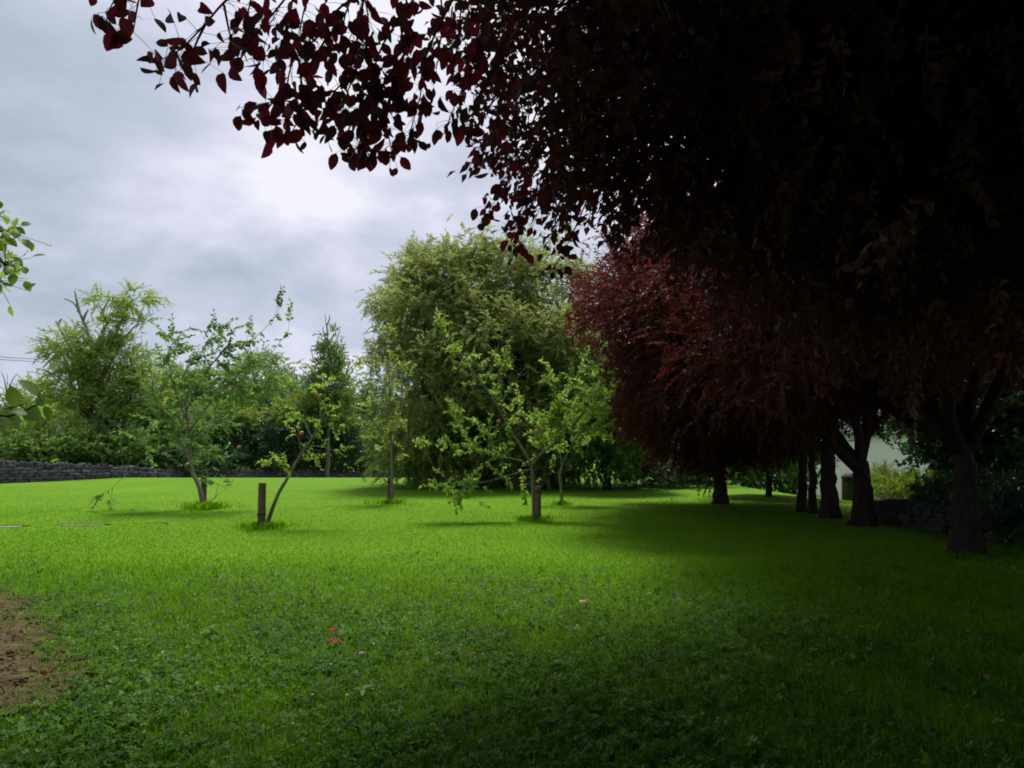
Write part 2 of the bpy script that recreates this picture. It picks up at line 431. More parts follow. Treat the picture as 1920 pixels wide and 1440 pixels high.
nA = g.noise(pos, .35, 4, .5); nB = g.noise(pos, 2.3, 5, .6); nC = g.noise(pos, 38, 4, .7); nD = g.noise(pos, 9, 4, .6)
f = g.math('ADD', g.math('MULTIPLY', nA, .35), g.math('ADD', g.math('MULTIPLY', nB, .3), g.math('MULTIPLY', nD, .35)))
cc = g.ramp(f, [(.33, (.070, .178, .003)), (.5, (.108, .236, .004)), (.66, (.150, .285, .005))])
cc = g.mix(g.maprange(nC, .35, .65, .45, 0), cc, (.050, .115, .006))
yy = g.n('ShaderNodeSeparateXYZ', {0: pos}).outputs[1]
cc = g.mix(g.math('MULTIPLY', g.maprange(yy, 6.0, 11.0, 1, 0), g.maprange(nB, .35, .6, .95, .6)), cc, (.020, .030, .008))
bp = g.n('ShaderNodeBump', {'Height': g.math('ADD', nC, g.math('MULTIPLY', nD, 1.2)), 'Strength': .55, 'Distance': .03})
pr = g.n('ShaderNodeBsdfPrincipled', {'Base Color': cc, 'Roughness': .9, 'Specular IOR Level': .12, 'Normal': bp.outputs[0]})
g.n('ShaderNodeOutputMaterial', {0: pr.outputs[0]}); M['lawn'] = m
m, g = material('soil')
pos = g.n('ShaderNodeNewGeometry').outputs['Position']
mp = g.n('ShaderNodeMapping', {'Vector': pos, 'Scale': (1, 2.5, 1)}).outputs[0]
nA = g.noise(mp, 3.5, 6, .65); nB = g.noise(pos, 26, 6, .7)
cc = g.ramp(nA, [(.3, (.050, .035, .018)), (.5, (.105, .078, .038)), (.68, (.19, .15, .075))])
cc = g.mix(g.maprange(nB, .4, .7, .5, 0), cc, (.028, .020, .012))
bp = g.n('ShaderNodeBump', {'Height': nB, 'Strength': .9, 'Distance': .03})
pr = g.n('ShaderNodeBsdfPrincipled', {'Base Color': cc, 'Roughness': .95, 'Specular IOR Level': .1, 'Normal': bp.outputs[0]})
g.n('ShaderNodeOutputMaterial', {0: pr.outputs[0]}); M['soil'] = m
xs = spaced(-700, 700, -22, 22, .5); ys = spaced(-60, 1500, -6, 50, .5)
V, T = grid_mesh(xs, ys, gz)
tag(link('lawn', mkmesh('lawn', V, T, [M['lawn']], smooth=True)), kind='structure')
# bare soil: cells of a fine sheet kept where the mask says so, low lumps
xs = np.arange(-7.5, -1.2, .05); ys = np.arange(3.2, 9, .05)
def bare_sheet(name, x0, x1, y0, y1):
    xs = np.arange(x0, x1, .045); ys = np.arange(y0, y1, .045)
    V, T = grid_mesh(xs, ys, gz); c = V[T].mean(1); T = T[soilmask(c[:, 0], c[:, 1])]
    if not len(T): return
    V[:, 2] += .006 + .012 * rng.random(len(V)) + .02 * np.abs(np.sin(V[:, 0] * 7) * np.sin(V[:, 1] * 9))
    u, inv = np.unique(T, return_inverse=True)
    tag(link(name, mkmesh(name, V[u], inv.reshape(T.shape), [M['soil']], smooth=True)), kind='structure')
bare_sheet('bare_soil', -7.5, -1.2, 3.0, 9)
bare_sheet('bare_soil', -.9, 4, 3.3, 4.4)
m = plain_mat('far_hill', (.05, .09, .13), (.075, .12, .16), .01, .95)  # blue distance haze painted into the hill colour
hx = np.linspace(-1100, 900, 60); hv = []
V = []; 
for x in hx:
    h = 26 + 34 * math.exp(-((x + 900) / 260) ** 2) + 8 * math.sin(x * .011) + 5 * math.sin(x * .031 + 1)
    V += [(x, 1150, -3), (x, 1250, h * .7), (x, 1380, h)]
T = [(3 * i + k, 3 * i + 3 + k, 3 * i + 4 + k, 3 * i + 1 + k) for i in range(59) for k in (0, 1)]
tag(link('hills', mkmesh('hills', V, T, [m], smooth=True)), kind='structure')

# ---- grass blades, clover cover (stuff)
M['blade'] = leaf_mat('grass_blade', (.050, .130, .004), (.100, .225, .005), (.30, .60, .008), .40, .7, .05, c=(.165, .275, .008))
M['clover'] = leaf_mat('clover_leaf', (.022, .075, .005), (.055, .150, .009), (.16, .42, .01), .30, .48, .15, c=(.130, .245, .042))
M['straw'] = leaf_mat('dry_straw', (.16, .11, .05), (.30, .22, .11), (.3, .22, .1), .2, .7, .2)
def scatter(dmin, dmax, n, margin=1.2):
    """points on the ground in a wedge wider than the view, density falling with distance"""
    y = dmin * (dmax / dmin) ** rng.random(n * 2)      # ~1/y
    x = rng.uniform(-1, 1, n * 2) * (y * .72 + margin)
    k = rng.random(n * 2) < .999; x, y = x[k][:n], y[k][:n]
    return x, y
def lownoise(x, y, s=1.0, seed=0.0):
    return (np.sin(x * 1.7 * s + seed) * np.sin(y * 1.3 * s + 2 * seed) + .6 * np.sin(x * 4.1 * s + y * 2.3 * s + seed) + .4 * np.sin(y * 6.3 * s - x * 5.2 * s + 3 * seed)) / 2
def blades(name, x, y, hmin, hmax, wd, mat, zoff=0.0, tint=0.0, lean=.6, parent=None, flat=False, org=(0, 0, 0)):
    n = len(x); z = gz(x, y) + zoff
    a = rng.uniform(0, 2 * math.pi, n); h = rng.uniform(hmin, hmax, n); l = rng.uniform(.1, 1, n) * lean * h
    if flat: l = rng.uniform(.7, 1.0, n) * h; h = h * .12
    dx, dy = np.cos(a), np.sin(a); wv = wd * rng.uniform(.6, 1.3, n) * (np.hypot(x, y) / 6) ** .6
    pxv, pyv = -dy * wv / 2, dx * wv / 2
    b = np.stack([x, y, z], 1); side = np.stack([pxv, pyv, 0 * pxv], 1)
    mid = b + np.stack([dx * l * .35, dy * l * .35, h * .6], 1); tip = b + np.stack([dx * l, dy * l, h], 1)
    V = np.stack([b - side, b + side, mid - side * .8, mid + side * .8, tip], 1).reshape(-1, 3) - np.array(org)
    t = np.array([(0, 1, 3), (0, 3, 2), (2, 3, 4)])
    T = (t[None] + (np.arange(n) * 5)[:, None, None]).reshape(-1, 3)
    A = np.repeat(np.clip(.45 + tint + .20 * lownoise(x, y, .8, 1) + .22 * lownoise(x, y, .23, 4) + .10 * lownoise(x, y, 2.9, 2) + rng.normal(0, .2, n), 0, 1), 5)
    return link(name, mkmesh(name, V, T, [mat], attr=A), parent)
def fine_n(x, y): return (np.sin(x * 29 + 3 * np.sin(y * 9)) + np.sin(y * 33 + 3 * np.sin(x * 13)) + np.sin(x * 17 - y * 21)) / 3
def soildist(x, y):
    s_ = np.zeros_like(x)
    for dx, dy in ((0, 0), (.25, 0), (-.25, 0), (0, .3), (0, -.3), (.45, .1), (-.1, .5), (.1, -.5)): s_ += soilmask(x + dx, y + dy) / 8
    return sm((s_ - .05) / .9)
def clover_amt(x, y):
    return sm((10.8 + 1.6 * lownoise(x, y, .6, 3) - y) / 5) * np.clip(.70 + .55 * lownoise(x, y, 1.1, .7) - .10 * sm((x - 1.5) / 2) * 3, .05, .95)
x, y = scatter(2.6, 11, 340000); k = (soildist(x, y) < rng.random(len(x))) & (rng.random(len(x)) > .82 * clover_amt(x, y)) & (rng.random(len(x)) > sm((y - 6.5) / 4.5))
tag(blades('grass', x[k], y[k], .03, .075, .0045, M['blade']), 'short green lawn grass in the foreground', kind='stuff')
x, y = scatter(6, 27, 470000, 2); k = (rng.random(len(x)) < 1 - .95 * sm((y - 10) / 15)) & (rng.random(len(x)) < sm((y - 5.5) / 4)) & (rng.random(len(x)) > .8 * clover_amt(x, y)) & (soildist(x, y) < rng.random(len(x))); x, y = x[k], y[k]
tag(blades('grass', x, y, .014, .028, .0045, M['blade'], tint=.06), 'short mown grass across the sunny middle of the lawn', kind='stuff')
x, y = scatter(2.6, 11, 175000); k = (soildist(x, y) < rng.random(len(x)) * .8) & (rng.random(len(x)) < clover_amt(x, y)) & (fine_n(x, y) > rng.normal(-.25, .25, len(x))); x, y = x[k], y[k]
def clover(name, x, y, label):
    n = len(x); s = rng.uniform(.010, .019, n) * np.where(rng.random(n) < .15, 1.7, 1); h = rng.uniform(.008, .05, n) + .03 * np.clip(fine_n(x, y), 0, 1) + .01 * lownoise(x, y, 6, 2)
    a0 = rng.uniform(0, 6.28, n); c = np.stack([x, y, gz(x, y) + h], 1); tilt = rng.normal(0, .5, (n, 2))
    Vs = []; 
    for k in range(3):
        a = a0 + k * 2.094
        d = np.stack([np.cos(a), np.sin(a)], 1); pq = np.stack([-d[:, 1], d[:, 0]], 1)
        def pt(u, v, w): 
            xy = d * (u * s)[:, None] + pq * (v * s)[:, None]
            zz = (xy * tilt).sum(1) + w * s
            return np.concatenate([xy, zz[:, None]], 1) + c
        Vs += [pt(0.05, 0, 0), pt(.75, .55, .15), pt(1.15, .3, .1), pt(1.0, 0, 0), pt(1.15, -.3, .1), pt(.75, -.55, .15)]
    V = np.stack(Vs, 1).reshape(-1, 3); t = []
    for k in range(3):
        q = 6 * k; t += [(q, q + 2, q + 1), (q, q + 3, q + 2), (q, q + 4, q + 3), (q, q + 5, q + 4)]
    T = (np.array(t)[None] + (np.arange(n) * 18)[:, None, None]).reshape(-1, 3)
    A = np.repeat(np.clip(.4 + .3 * lownoise(x, y, 2, 5) + rng.normal(0, .32, n), 0, 1), 18)
    return tag(link(name, mkmesh(name, V, T, [M['clover']], attr=A)), label, kind='stuff')
clover('clover_cover', x, y, 'dark green clover and creeping weeds covering the near lawn')
x, y = scatter(3, 8.5, 60000); k = (soildist(x, y) > rng.random(len(x)) * .7) & (x < -1) & (lownoise(x, y, 1.6, 2) > rng.normal(.05, .25, len(x))); x, y = x[k], y[k]
tag(blades('dry_grass_litter', x, y, .03, .10, .004, M['straw'], .02, 0, .9, flat=True), 'pale dry grass clippings lying on the bare soil', kind='stuff')
x, y = scatter(3, 9, 90000); k = soilmask(x, y) & (lownoise(x, y, 2.5, 4) > rng.normal(.15, .25, len(x))); x, y = x[k], y[k]
tag(blades('grass', x, y, .02, .05, .004, M['blade'], .015), 'thin green grass sprouting on the bare soil', kind='stuff')

# ================================================================== STONE WALLS
M['stone'] = plain_mat('grey_limestone', (.040, .036, .048), (.175, .165, .20), 6, .95, .9, .15, .02)
M['stone_dark'] = plain_mat('mossy_stone', (.02, .022, .018), (.07, .07, .06), 7, .95, .9, .15, .02)
M['core'] = plain_mat('wall_core', (.03, .03, .03), (.05, .05, .05), 8, 1)
def stone_mesh(name, mat, sx, sy, sz):
    """rounded, knocked about block, 44 triangles"""
    import itertools
    V = []; 
    for i, j, k in itertools.product((-1, 0, 1), repeat=3):
        if (i, j, k) == (0, 0, 0): continue
        v = np.array([i, j, k], float); n = abs(v).sum()
        v *= {1: 1.0, 2: .93, 3: .80}[int(n)]
        V.append(v * np.array([sx, sy, sz]) * .5 * (1 + rng.normal(0, .07, 3)))
    V = np.array(V); idx = {}
    q = 0
    for i, j, k in itertools.product((-1, 0, 1), repeat=3):
        if (i, j, k) == (0, 0, 0): continue
        idx[(i, j, k)] = q; q += 1
    Fc = []
    for ax in range(3):
        for s in (-1, 1):
            for a in (-1, 0):
                for b in (-1, 0):
                    c = []
                    for da, db in ((0, 0), (1, 0), (1, 1), (0, 1)):
                        t = [0, 0, 0]; t[ax] = s; t[(ax + 1) % 3] = a + da; t[(ax + 2) % 3] = b + db; c.append(idx[tuple(t)])
                    if s < 0: c.reverse()
                    Fc += [(c[0], c[1], c[2]), (c[0], c[2], c[3])]
    return V, np.array(Fc), mkmesh(name, V, Fc, [mat], smooth=False)
x, y = scatter(3, 8.5, 26000); k = soilmask(x, y) & (x < -1); x, y = x[k], y[k]; mb = MB(); V0, T0, _m = stone_mesh('crumb', M['soil'], 1, 1, 1)
k = (rng.random(len(x)) < 2200 / max(len(x), 1)); x, y = x[k], y[k]
for a, b in zip(x, y):
    s_ = rng.uniform(.006, .016) * (2.2 if rng.random() < .06 else 1); mb.add((V0 @ frame(rng.normal(0, 1, 3)).T) * s_ * np.array([1.3, 1, .7]) + (a, b, float(gz(a, b)) + .025), T0)
tag(link('soil_crumb', mb.mesh('soil_crumb', [M['soil']])), 'loose crumbs of earth on the bare patch', kind='stuff')
def stone_wall(label, line, bw, bh, mat, thick=.42, cope=True, limit=300, ragged=0.0, cope_h=.2):
    """line: list of (x,y,zbase,ztop); builds courses of stones along both faces"""
    b = np.array(line[0][:3]); root = empty('stone_wall', b, label, 'stone wall')
    ms = [stone_mesh('stone', mat, 1, 1, 1) for _ in range(7)]
    items = []; core = MB()
    L = np.array(line, float)
    for s in range(len(L) - 1):
        a, c = L[s], L[s + 1]; ln = np.hypot(c[0] - a[0], c[1] - a[1]); dirv = (c[:2] - a[:2]) / ln; nv = np.array([dirv[1], -dirv[0]])
        if nv[1] > 0 or (abs(nv[1]) < .3 and nv[0] > 0): nv = -nv
        ang = math.atan2(dirv[1], dirv[0])
        for o1 in (0,):
            q = []
            for e in (a, c):
                for sd_ in (-1, 1):
                    for zz in (e[2] - .2, e[3] - .12):
                        xy = e[:2] + nv * sd_ * thick * .36; q.append((xy[0], xy[1], zz))
            core.add(np.array(q) - b, [(0, 4, 5), (0, 5, 1), (2, 3, 7), (2, 7, 6), (1, 5, 7), (1, 7, 3), (0, 1, 3), (0, 3, 2), (4, 6, 7), (4, 7, 5)])
        H0 = max(a[3] - a[2], c[3] - c[2]) - (cope_h * .6 if cope else 0)
        rows = max(1, int(round(H0 / bh)))
        for side in (1, -1):
            for r_ in range(rows):
                u = rng.uniform(-.5, 0) * bw
                while u < ln:
                    w_ = bw * rng.uniform(.6, 1.5); f_ = min(max((u + w_ / 2) / ln, 0), 1)
                    zb = a[2] + (c[2] - a[2]) * f_; zt = a[3] + (c[3] - a[3]) * f_ - (cope_h * .6 if cope else 0)
                    zt -= ragged * (.5 + .5 * math.sin(3.1 * u + s * 2)) * rng.uniform(.3, 1)
                    z = zb + (r_ + .5) * bh
                    if z < zt:
                        xy = a[:2] + dirv * (u + w_ / 2) + nv * side * (thick * .36 + rng.uniform(-.03, .05))
                        items.append((xy[0], xy[1], z, w_ * 1.02, thick * .5, bh * rng.uniform(.95, 1.2), ang + rng.normal(0, .06), rng.normal(0, .06), side))
                    u += w_
        if cope:
            u = 0
            while u < ln:
                w_ = bw * rng.uniform(.28, .55); f_ = min(u / ln, 1); zt = a[3] + (c[3] - a[3]) * f_
                xy = a[:2] + dirv * (u + w_ / 2)
                items.append((xy[0], xy[1], zt - cope_h * .5 + rng.normal(0, .02), w_, thick * .95, cope_h * rng.uniform(.7, 1.7), ang + rng.normal(0, .1), rng.normal(0, .2), 1)); u += w_ * rng.uniform(1.1, 1.5)
    core_o = link('wall_core', core.mesh('wall_core', [M['core']]), root)
    P3 = np.array([i[:3] for i in items]); px, py, dep = proj(P3)
    inf = (px > -30) & (px < 1950) & (py > 0)
    score = np.array([i[3] for i in items]) / np.maximum(dep, .5) * np.where(inf, 1, .01) * np.where(np.array([i[8] for i in items]) > 0, 1, .2)
    order = np.argsort(-score); rest = MB()
    for n_, k in enumerate(order):
        x, y, z, sx, sy, sz, rz, rx, sd_ = items[k]; V, T, me = ms[rng.integers(0, 7)]
        if n_ < limit and inf[k]:
            o = link('stone', me, root); o.location = np.array([x, y, z]) - b; o.scale = (sx, sy, sz); o.rotation_euler = (rng.normal(0, .05), rx, rz)
        else:
            cz, sz_ = math.cos(rz), math.sin(rz); W = V * np.array([sx, sy, sz])
            W = np.stack([W[:, 0] * cz - W[:, 1] * sz_, W[:, 0] * sz_ + W[:, 1] * cz, W[:, 2]], 1) + np.array([x, y, z]) - b
            rest.add(W, T)
    if rest.V: tag(link('stone_course', rest.mesh('stone_course', [mat]), root), kind='stuff')
    return root
WL = []
for px, d, yt, zb in ((-260, 24.5, 852, 0), (-90, 26.5, 859, 0), (0, 27.7, 865, 0), (95, 29, 869, -.02), (190, 31, 874, -.1), (300, 35, 881, -.4), (412, 39.5, 882, -.9), (540, 43, 883.5, -1.25), (680, 46, 885, -1.42), (860, 50, 887, -1.45), (1060, 55, 888, -1.45)):
    q = P(px, yt, d); WL.append((q[0], d, zb, q[2]))
stone_wall('long low grey dry stone wall with upright coping stones at far left edge of the lawn', WL, .25, .115, M['stone'], limit=290, ragged=.08, cope_h=.24)
WR = []
for px, d, yt in ((1634, 15.6, 944), (1700, 14.2, 938), (1780, 13.0, 932), (1860, 12.2, 926), (1925, 11.6, 920)):
    q = P(px, yt, d); WR.append((q[0], d, float(gz(q[0], d)), q[2]))
WR += [(8.35, 9.5, 0, .85), (8.5, 6.5, 0, .9), (8.6, 3.0, 0, .9)]
stone_wall('tumbledown dark rubble wall behind the nearest purple tree on the right', WR, .26, .12, M['stone_dark'], .5, True, 290, .3, .17)
WRP = WR

# ================================================================== HOUSE, PILLAR, FAR ROOF, CABLE
M['render'] = plain_mat('white_render', (.82, .77, .80), (.88, .83, .86), 5, .9, .25, .2, .01)
M['slate'] = plain_mat('slate_roof', (.05, .055, .065), (.10, .105, .115), 12, .7, .5)
M['pane'] = plain_mat('window_glass', (.02, .025, .03), (.03, .035, .04), 3, .08, 0, .6)
M['white'] = plain_mat('white_paint', (.7, .7, .7), (.8, .8, .8), 9, .5, .05)
M['redpaint'] = plain_mat('red_paint', (.22, .05, .03), (.35, .09, .05), 9, .5, .05)
M['brownroof'] = plain_mat('brown_roof', (.12, .08, .06), (.20, .14, .11), 9, .8, .4)
def box(mb, x0, x1, y0, y1, z0, z1, mi=0):
    V = [(x, y, z) for x in (x0, x1) for y in (y0, y1) for z in (z0, z1)]
    mb.add(V, [(0, 1, 3), (0, 3, 2), (4, 6, 7), (4, 7, 5), (0, 4, 5), (0, 5, 1), (2, 3, 7), (2, 7, 6), (0, 2, 6), (0, 6, 4), (1, 5, 7), (1, 7, 3)], mi)
def boxobj(name, mat, parent, *b):
    mb = MB(); box(mb, *b); return link(name, mb.mesh(name, [mat]), parent)
def house(label, base, W, D, H, RH, wallm, roofm, wins, rz=0, door=None, name='house'):
    root = empty(name, base, label, 'house', rz=rz)
    mb = MB(); box(mb, -W / 2, W / 2, 0, D, -.4, H)
    mb.add([(-W / 2, 0, H), (-W / 2, D, H), (-W / 2, D / 2, H + RH), (W / 2, 0, H), (W / 2, D, H), (W / 2, D / 2, H + RH)], [(0, 2, 1), (3, 4, 5)])
    link('wall', mb.mesh('wall', [wallm]), root)
    rb = MB(); e = .3
    for s in (0, 1):
        y0, y1 = (-e, D / 2) if s == 0 else (D + e, D / 2); zz = H - e * RH / (D / 2)
        rb.add([(-W / 2 - e, y0, zz + .02), (W / 2 + e, y0, zz + .02), (W / 2 + e, y1, H + RH + .02), (-W / 2 - e, y1, H + RH + .02),
                (-W / 2 - e, y0, zz + .14), (W / 2 + e, y0, zz + .14), (W / 2 + e, y1, H + RH + .16), (-W / 2 - e, y1, H + RH + .16)],
               [(0, 1, 2), (0, 2, 3), (4, 6, 5), (4, 7, 6), (0, 4, 5), (0, 5, 1), (0, 3, 7), (0, 7, 4), (1, 5, 6), (1, 6, 2)])
    ro = link('roof', rb.mesh('roof', [roofm]), root)
    boxobj('chimney', wallm, ro, W / 2 - 1.1, W / 2 - .4, D / 2 - .35, D / 2 + .35, H + RH * .6, H + RH + .9)
    for (x, z, w_, h_) in wins:
        fr = MB()
        for q in ((x - w_ / 2, x - w_ / 2 + .07, z, z + h_), (x + w_ / 2 - .07, x + w_ / 2, z, z + h_), (x - w_ / 2 + .07, x + w_ / 2 - .07, z, z + .07),
                  (x - w_ / 2 + .07, x + w_ / 2 - .07, z + h_ - .07, z + h_), (x - .025, x + .025, z + .07, z + h_ - .07)):
            box(fr, q[0], q[1], -.05, -.002, q[2], q[3])
        wo = boxobj('window', M['pane'], root, x - w_ / 2 + .02, x + w_ / 2 - .02, -.02, -.004, z + .02, z + h_ - .02)
        link('frame', fr.mesh('frame', [M['white']]), wo)
        boxobj('sill', M['stone'], wo, x - w_ / 2 - .08, x + w_ / 2 + .08, -.12, -.004, z - .1, z - .004)
    if door:
        x, w_, h_ = door; do = boxobj('door', M['redpaint'], root, x - w_ / 2, x + w_ / 2, -.06, -.004, 0, h_)
        boxobj('handle', M['slate'], do, x + w_ / 2 - .12, x + w_ / 2 - .09, -.11, -.062, .95, 1.07)
    return root
hb = (20.6, 34, float(gz(20, 34)))
house('white rendered house with slate roof seen between the purple tree trunks', hb, 11.2, 6.5, 3.1, 2.4, M['render'], M['slate'], [(1.9, .95, 1.1, 1.15), (4.2, .95, 1.1, 1.15)], 0, (-1.0, .95, 2.05))
house('far brown roofed house at the left edge beyond the hedge', (-49, 64, -1.4), 7, 6, 2.6, 2.2, M['dead'], M['brownroof'], [(2, 1, 1, 1)], .1)
q = P(1596, 935, 22.5); pb = (q[0], 22.5, float(gz(q[0], 22.5)))
root = empty('stone_pillar', pb, 'round topped grey stone pillar in front of the white house', 'pillar')
mb = MB(); mb.tube([(0, 0, -.2), (0, 0, .3), (0, 0, .6), (0, 0, .72)], [.27, .26, .255, .25], 10, 0, .02); link('shaft', mb.mesh('shaft', [M['stone_dark']], True), root)
mb = MB(); mb.tube([(0, 0, .723), (0, 0, .80), (0, 0, .87), (0, 0, .9)], [.28, .25, .16, .05], 10, 0, .02); link('cap', mb.mesh('cap', [M['stone']], True), root)
# overhead cable with its pole behind the left trees
cb = P(240, 850, 52); cb = np.array([cb[0], 52, -1.4])
root = empty('power_line', cb, 'thin dark overhead cable crossing the sky at the left edge', 'cable')
mb = MB(); mb.tube([(0, 0, -.3), (0, 0, 8.0)], [.13, .10], 8); link('pole', mb.mesh('pole', [M['dead']]), root)
M['cable'] = plain_mat('cable', (.05, .05, .05), (.06, .06, .06), 3, .6)
for dz in (0, -.18):
    a = P(-420, 625, 52) + (0, 0, dz); c = P(240, 681, 52) + (0, 0, dz)
    mb = MB(); mb.tube(curve(a - cb, c - cb, 14, (0, 0, -.35)), .018, 4); link('wire', mb.mesh('wire', [M['cable']]), root)

# ================================================================== BACKGROUND TREES
def gb(px, Y): 
    q = P(px, 850, Y); return (q[0], Y, float(gz(q[0], Y)))
lb = pl_lobe
# big willow
wl = [lb(810, 590, 26, 92, 120), lb(815, 520, 26.5, 80, 52), lb(900, 540, 26.5, 120, 88), lb(1010, 560, 27, 100, 115), lb(930, 680, 25.5, 150, 140), lb(790, 730, 25, 95, 130),
      lb(1070, 700, 26.5, 90, 140), lb(930, 800, 25, 140, 85), lb(770, 850, 25, 70, 55), lb(1050, 830, 25.5, 110, 80), lb(850, 780, 27.5, 120, 90), lb(960, 740, 28, 140, 120), lb(860, 875, 25.5, 90, 34), lb(990, 880, 25.5, 90, 32), lb(760, 560, 26.5, 45, 60, wgt=.7), lb(860, 490, 26.5, 60, 30, wgt=.8), lb(960, 480, 26.5, 60, 26, wgt=.8)]
tree('willow_tree', 'huge rounded olive green willow tree at the far side of the lawn', 'tree', gb(925, 26), wl, 'willow', M['willow'], M['bark'], 1050, 24, cr=.55, droop=.05, tr=.3, shell=.55, twigs=.08, low=-.95)
# thicket right of the willow
tree('small_tree', 'dark green tree between the willow and the red leaved trees', 'tree', gb(1140, 24), [lb(1130, 730, 24, 65, 80), lb(1170, 800, 23.5, 70, 80), lb(1110, 850, 24, 60, 60)], 'hedge', M['mid'], M['bark'], 150, 14, cr=.4, tr=.12)
tree('shrub', 'dark low shrub beneath the red leaved trees at the far lawn edge', 'shrub', gb(1240, 25), [lb(1215, 875, 25, 60, 42), lb(1290, 880, 26, 70, 38), lb(1190, 820, 27, 60, 60)], 'laurel', M['laurel'], M['bark'], 160, 12, cr=.4, tr=.06)
tree('shrub', 'leafy dark bush filling the gap left of the farthest purple tree trunk', 'shrub', gb(1390, 29), [lb(1370, 870, 29, 90, 55), lb(1310, 800, 30, 90, 70), lb(1440, 850, 30, 80, 60), lb(1280, 890, 28, 60, 36), lb(1460, 900, 31, 60, 22)], 'hedge', M['laurel'], M['bark'], 260, 13, cr=.5, tr=.06)
tree('green_tree', 'green leaved tree standing just beyond the cluster of thin trunks', 'tree', gb(1440, 21), [lb(1440, 840, 21, 55, 55), lb(1400, 800, 21.5, 60, 60), lb(1480, 790, 21, 60, 70)], 'broad', M['broad'], M['bark'], 120, 11, cr=.35, tr=.08)
# left thicket
tree('ivy_tree', 'tall airy tree wrapped in yellow green ivy with dead limbs at far left', 'tree', gb(150, 37),
     [lb(250, 560, 37, 34, 22, wgt=.8), lb(205, 563, 37, 34, 18, wgt=.8), lb(260, 605, 37, 30, 18, wgt=.7), lb(195, 620, 37, 40, 20, wgt=.7), lb(120, 655, 37, 26, 16, wgt=.6), lb(150, 660, 36.5, 55, 50), lb(220, 690, 37, 60, 55), lb(150, 740, 36, 50, 60), lb(270, 740, 37, 60, 60), lb(175, 800, 36, 60, 60)],
     'fine', M['ivy'], M['dead'], 300, 12, cr=.4, tr=.2, twigs=.35, flat=.35)
def bare(mb, paths, Y, r0, org):
    for pth in paths:
        pts = np.array([P(a, b, Y) for a, b in pth]) - org
        sp2 = smooth_path(pts, 8); mb.tube(sp2, np.linspace(r0, r0 * .25, 8), 5)
T_ivy = [o for o in bpy.data.objects if o.name.startswith('ivy_tree')][0]; org = np.array(T_ivy.location)
for pths in ([[(155, 690), (120, 660), (95, 640), (68, 632)], [(100, 645), (85, 655), (75, 640)], [(120, 660), (100, 670), (80, 690)]],
             [[(150, 680), (125, 640), (108, 608), (104, 602)], [(108, 608), (116, 597)]],
             [[(170, 640), (155, 600), (140, 570), (120, 560)], [(148, 585), (143, 560), (140, 545)], [(155, 600), (165, 580)]]):
    mb = MB(); bare(mb, pths, 36.6, .09, org); o = link('dead_limb', mb.mesh('dead_limb', [M['dead']]), T_ivy)
tree('round_tree', 'olive rounded tree low at the left edge of the picture beyond the wall', 'tree', gb(60, 42), [lb(70, 755, 42, 50, 40), lb(30, 800, 42, 55, 50), lb(100, 800, 41, 60, 55), lb(-60, 790, 42, 80, 60)], 'hedge', M['ivy'], M['bark'], 200, 12, cr=.5, tr=.12)
tree('shrub', 'bushy green shrub spilling over the left end of the stone wall', 'shrub', gb(90, 33.5), [lb(100, 845, 34, 90, 30), lb(200, 845, 35, 90, 36), lb(10, 850, 33, 80, 18), lb(-120, 840, 32, 90, 26)], 'hedge', M['mid'], M['bark'], 170, 12, cr=.4, tr=.05)
tree('round_tree', 'broad crowned green tree behind the left apple tree', 'tree', gb(470, 47), [lb(480, 715, 47, 75, 62), lb(410, 750, 46, 70, 60), lb(350, 740, 46, 60, 60), lb(300, 780, 45, 70, 60)], 'broad', M['mid'], M['bark'], 260, 12, cr=.6, tr=.16, scale=1.1)
tree('far_tree', 'dull bluish tree farthest away behind the thicket', 'tree', gb(545, 62), [lb(535, 745, 62, 55, 42), lb(590, 765, 62, 60, 35), lb(470, 770, 62, 60, 40), lb(660, 770, 60, 60, 40)], 'hedge', M['bluish'], M['bark'], 200, 12, cr=.7, tr=.16, scale=1.5)
tree('shrub', 'mid green thicket shrub above the middle of the wall', 'shrub', gb(300, 38), [lb(230, 800, 38, 70, 55), lb(310, 820, 38, 70, 55), lb(380, 800, 41, 60, 45), lb(330, 860, 37.5, 80, 24)], 'broad', M['broad'], M['bark'], 230, 12, cr=.45, tr=.07)
tree('shrub', 'yellow tinged shrub in the thicket between the left apple tree and the ivy spire', 'shrub', gb(420, 43), [lb(420, 790, 43, 45, 30), lb(450, 800, 43, 40, 30), lb(610, 775, 44, 60, 34), lb(560, 780, 44, 50, 30)], 'fine', M['bright'], M['bark'], 130, 12, cr=.35, tr=.05)
tree('laurel_hedge', 'dark glossy laurel hedge behind the low wall left of the willow', 'hedge', gb(540, 43.5),
     [lb(px_, 842, yy, 52, 44) for px_, yy in ((400, 42), (460, 43), (520, 44), (580, 45), (640, 46), (700, 47))] + [lb(430, 812, 43, 50, 30), lb(530, 808, 44, 60, 28), lb(640, 812, 46, 60, 32)],
     'laurel', M['laurel'], M['bark'], 430, 12, cr=.4, tr=.08, scale=1.1, low=-.95)
tree('hedgerow', 'distant hedgerow running along the field beyond the stone wall', 'hedge', gb(600, 80),
     [(x_, 78 + 3 * math.sin(x_), 1.2, 5, 2.5, 2.6 + .8 * math.sin(x_ * .7)) for x_ in range(-84, 90, 7)], 'hedge', M['bluish'], M['bark'], 620, 12, cr=.9, tr=.1, scale=1.9, limbs=False, low=-1)
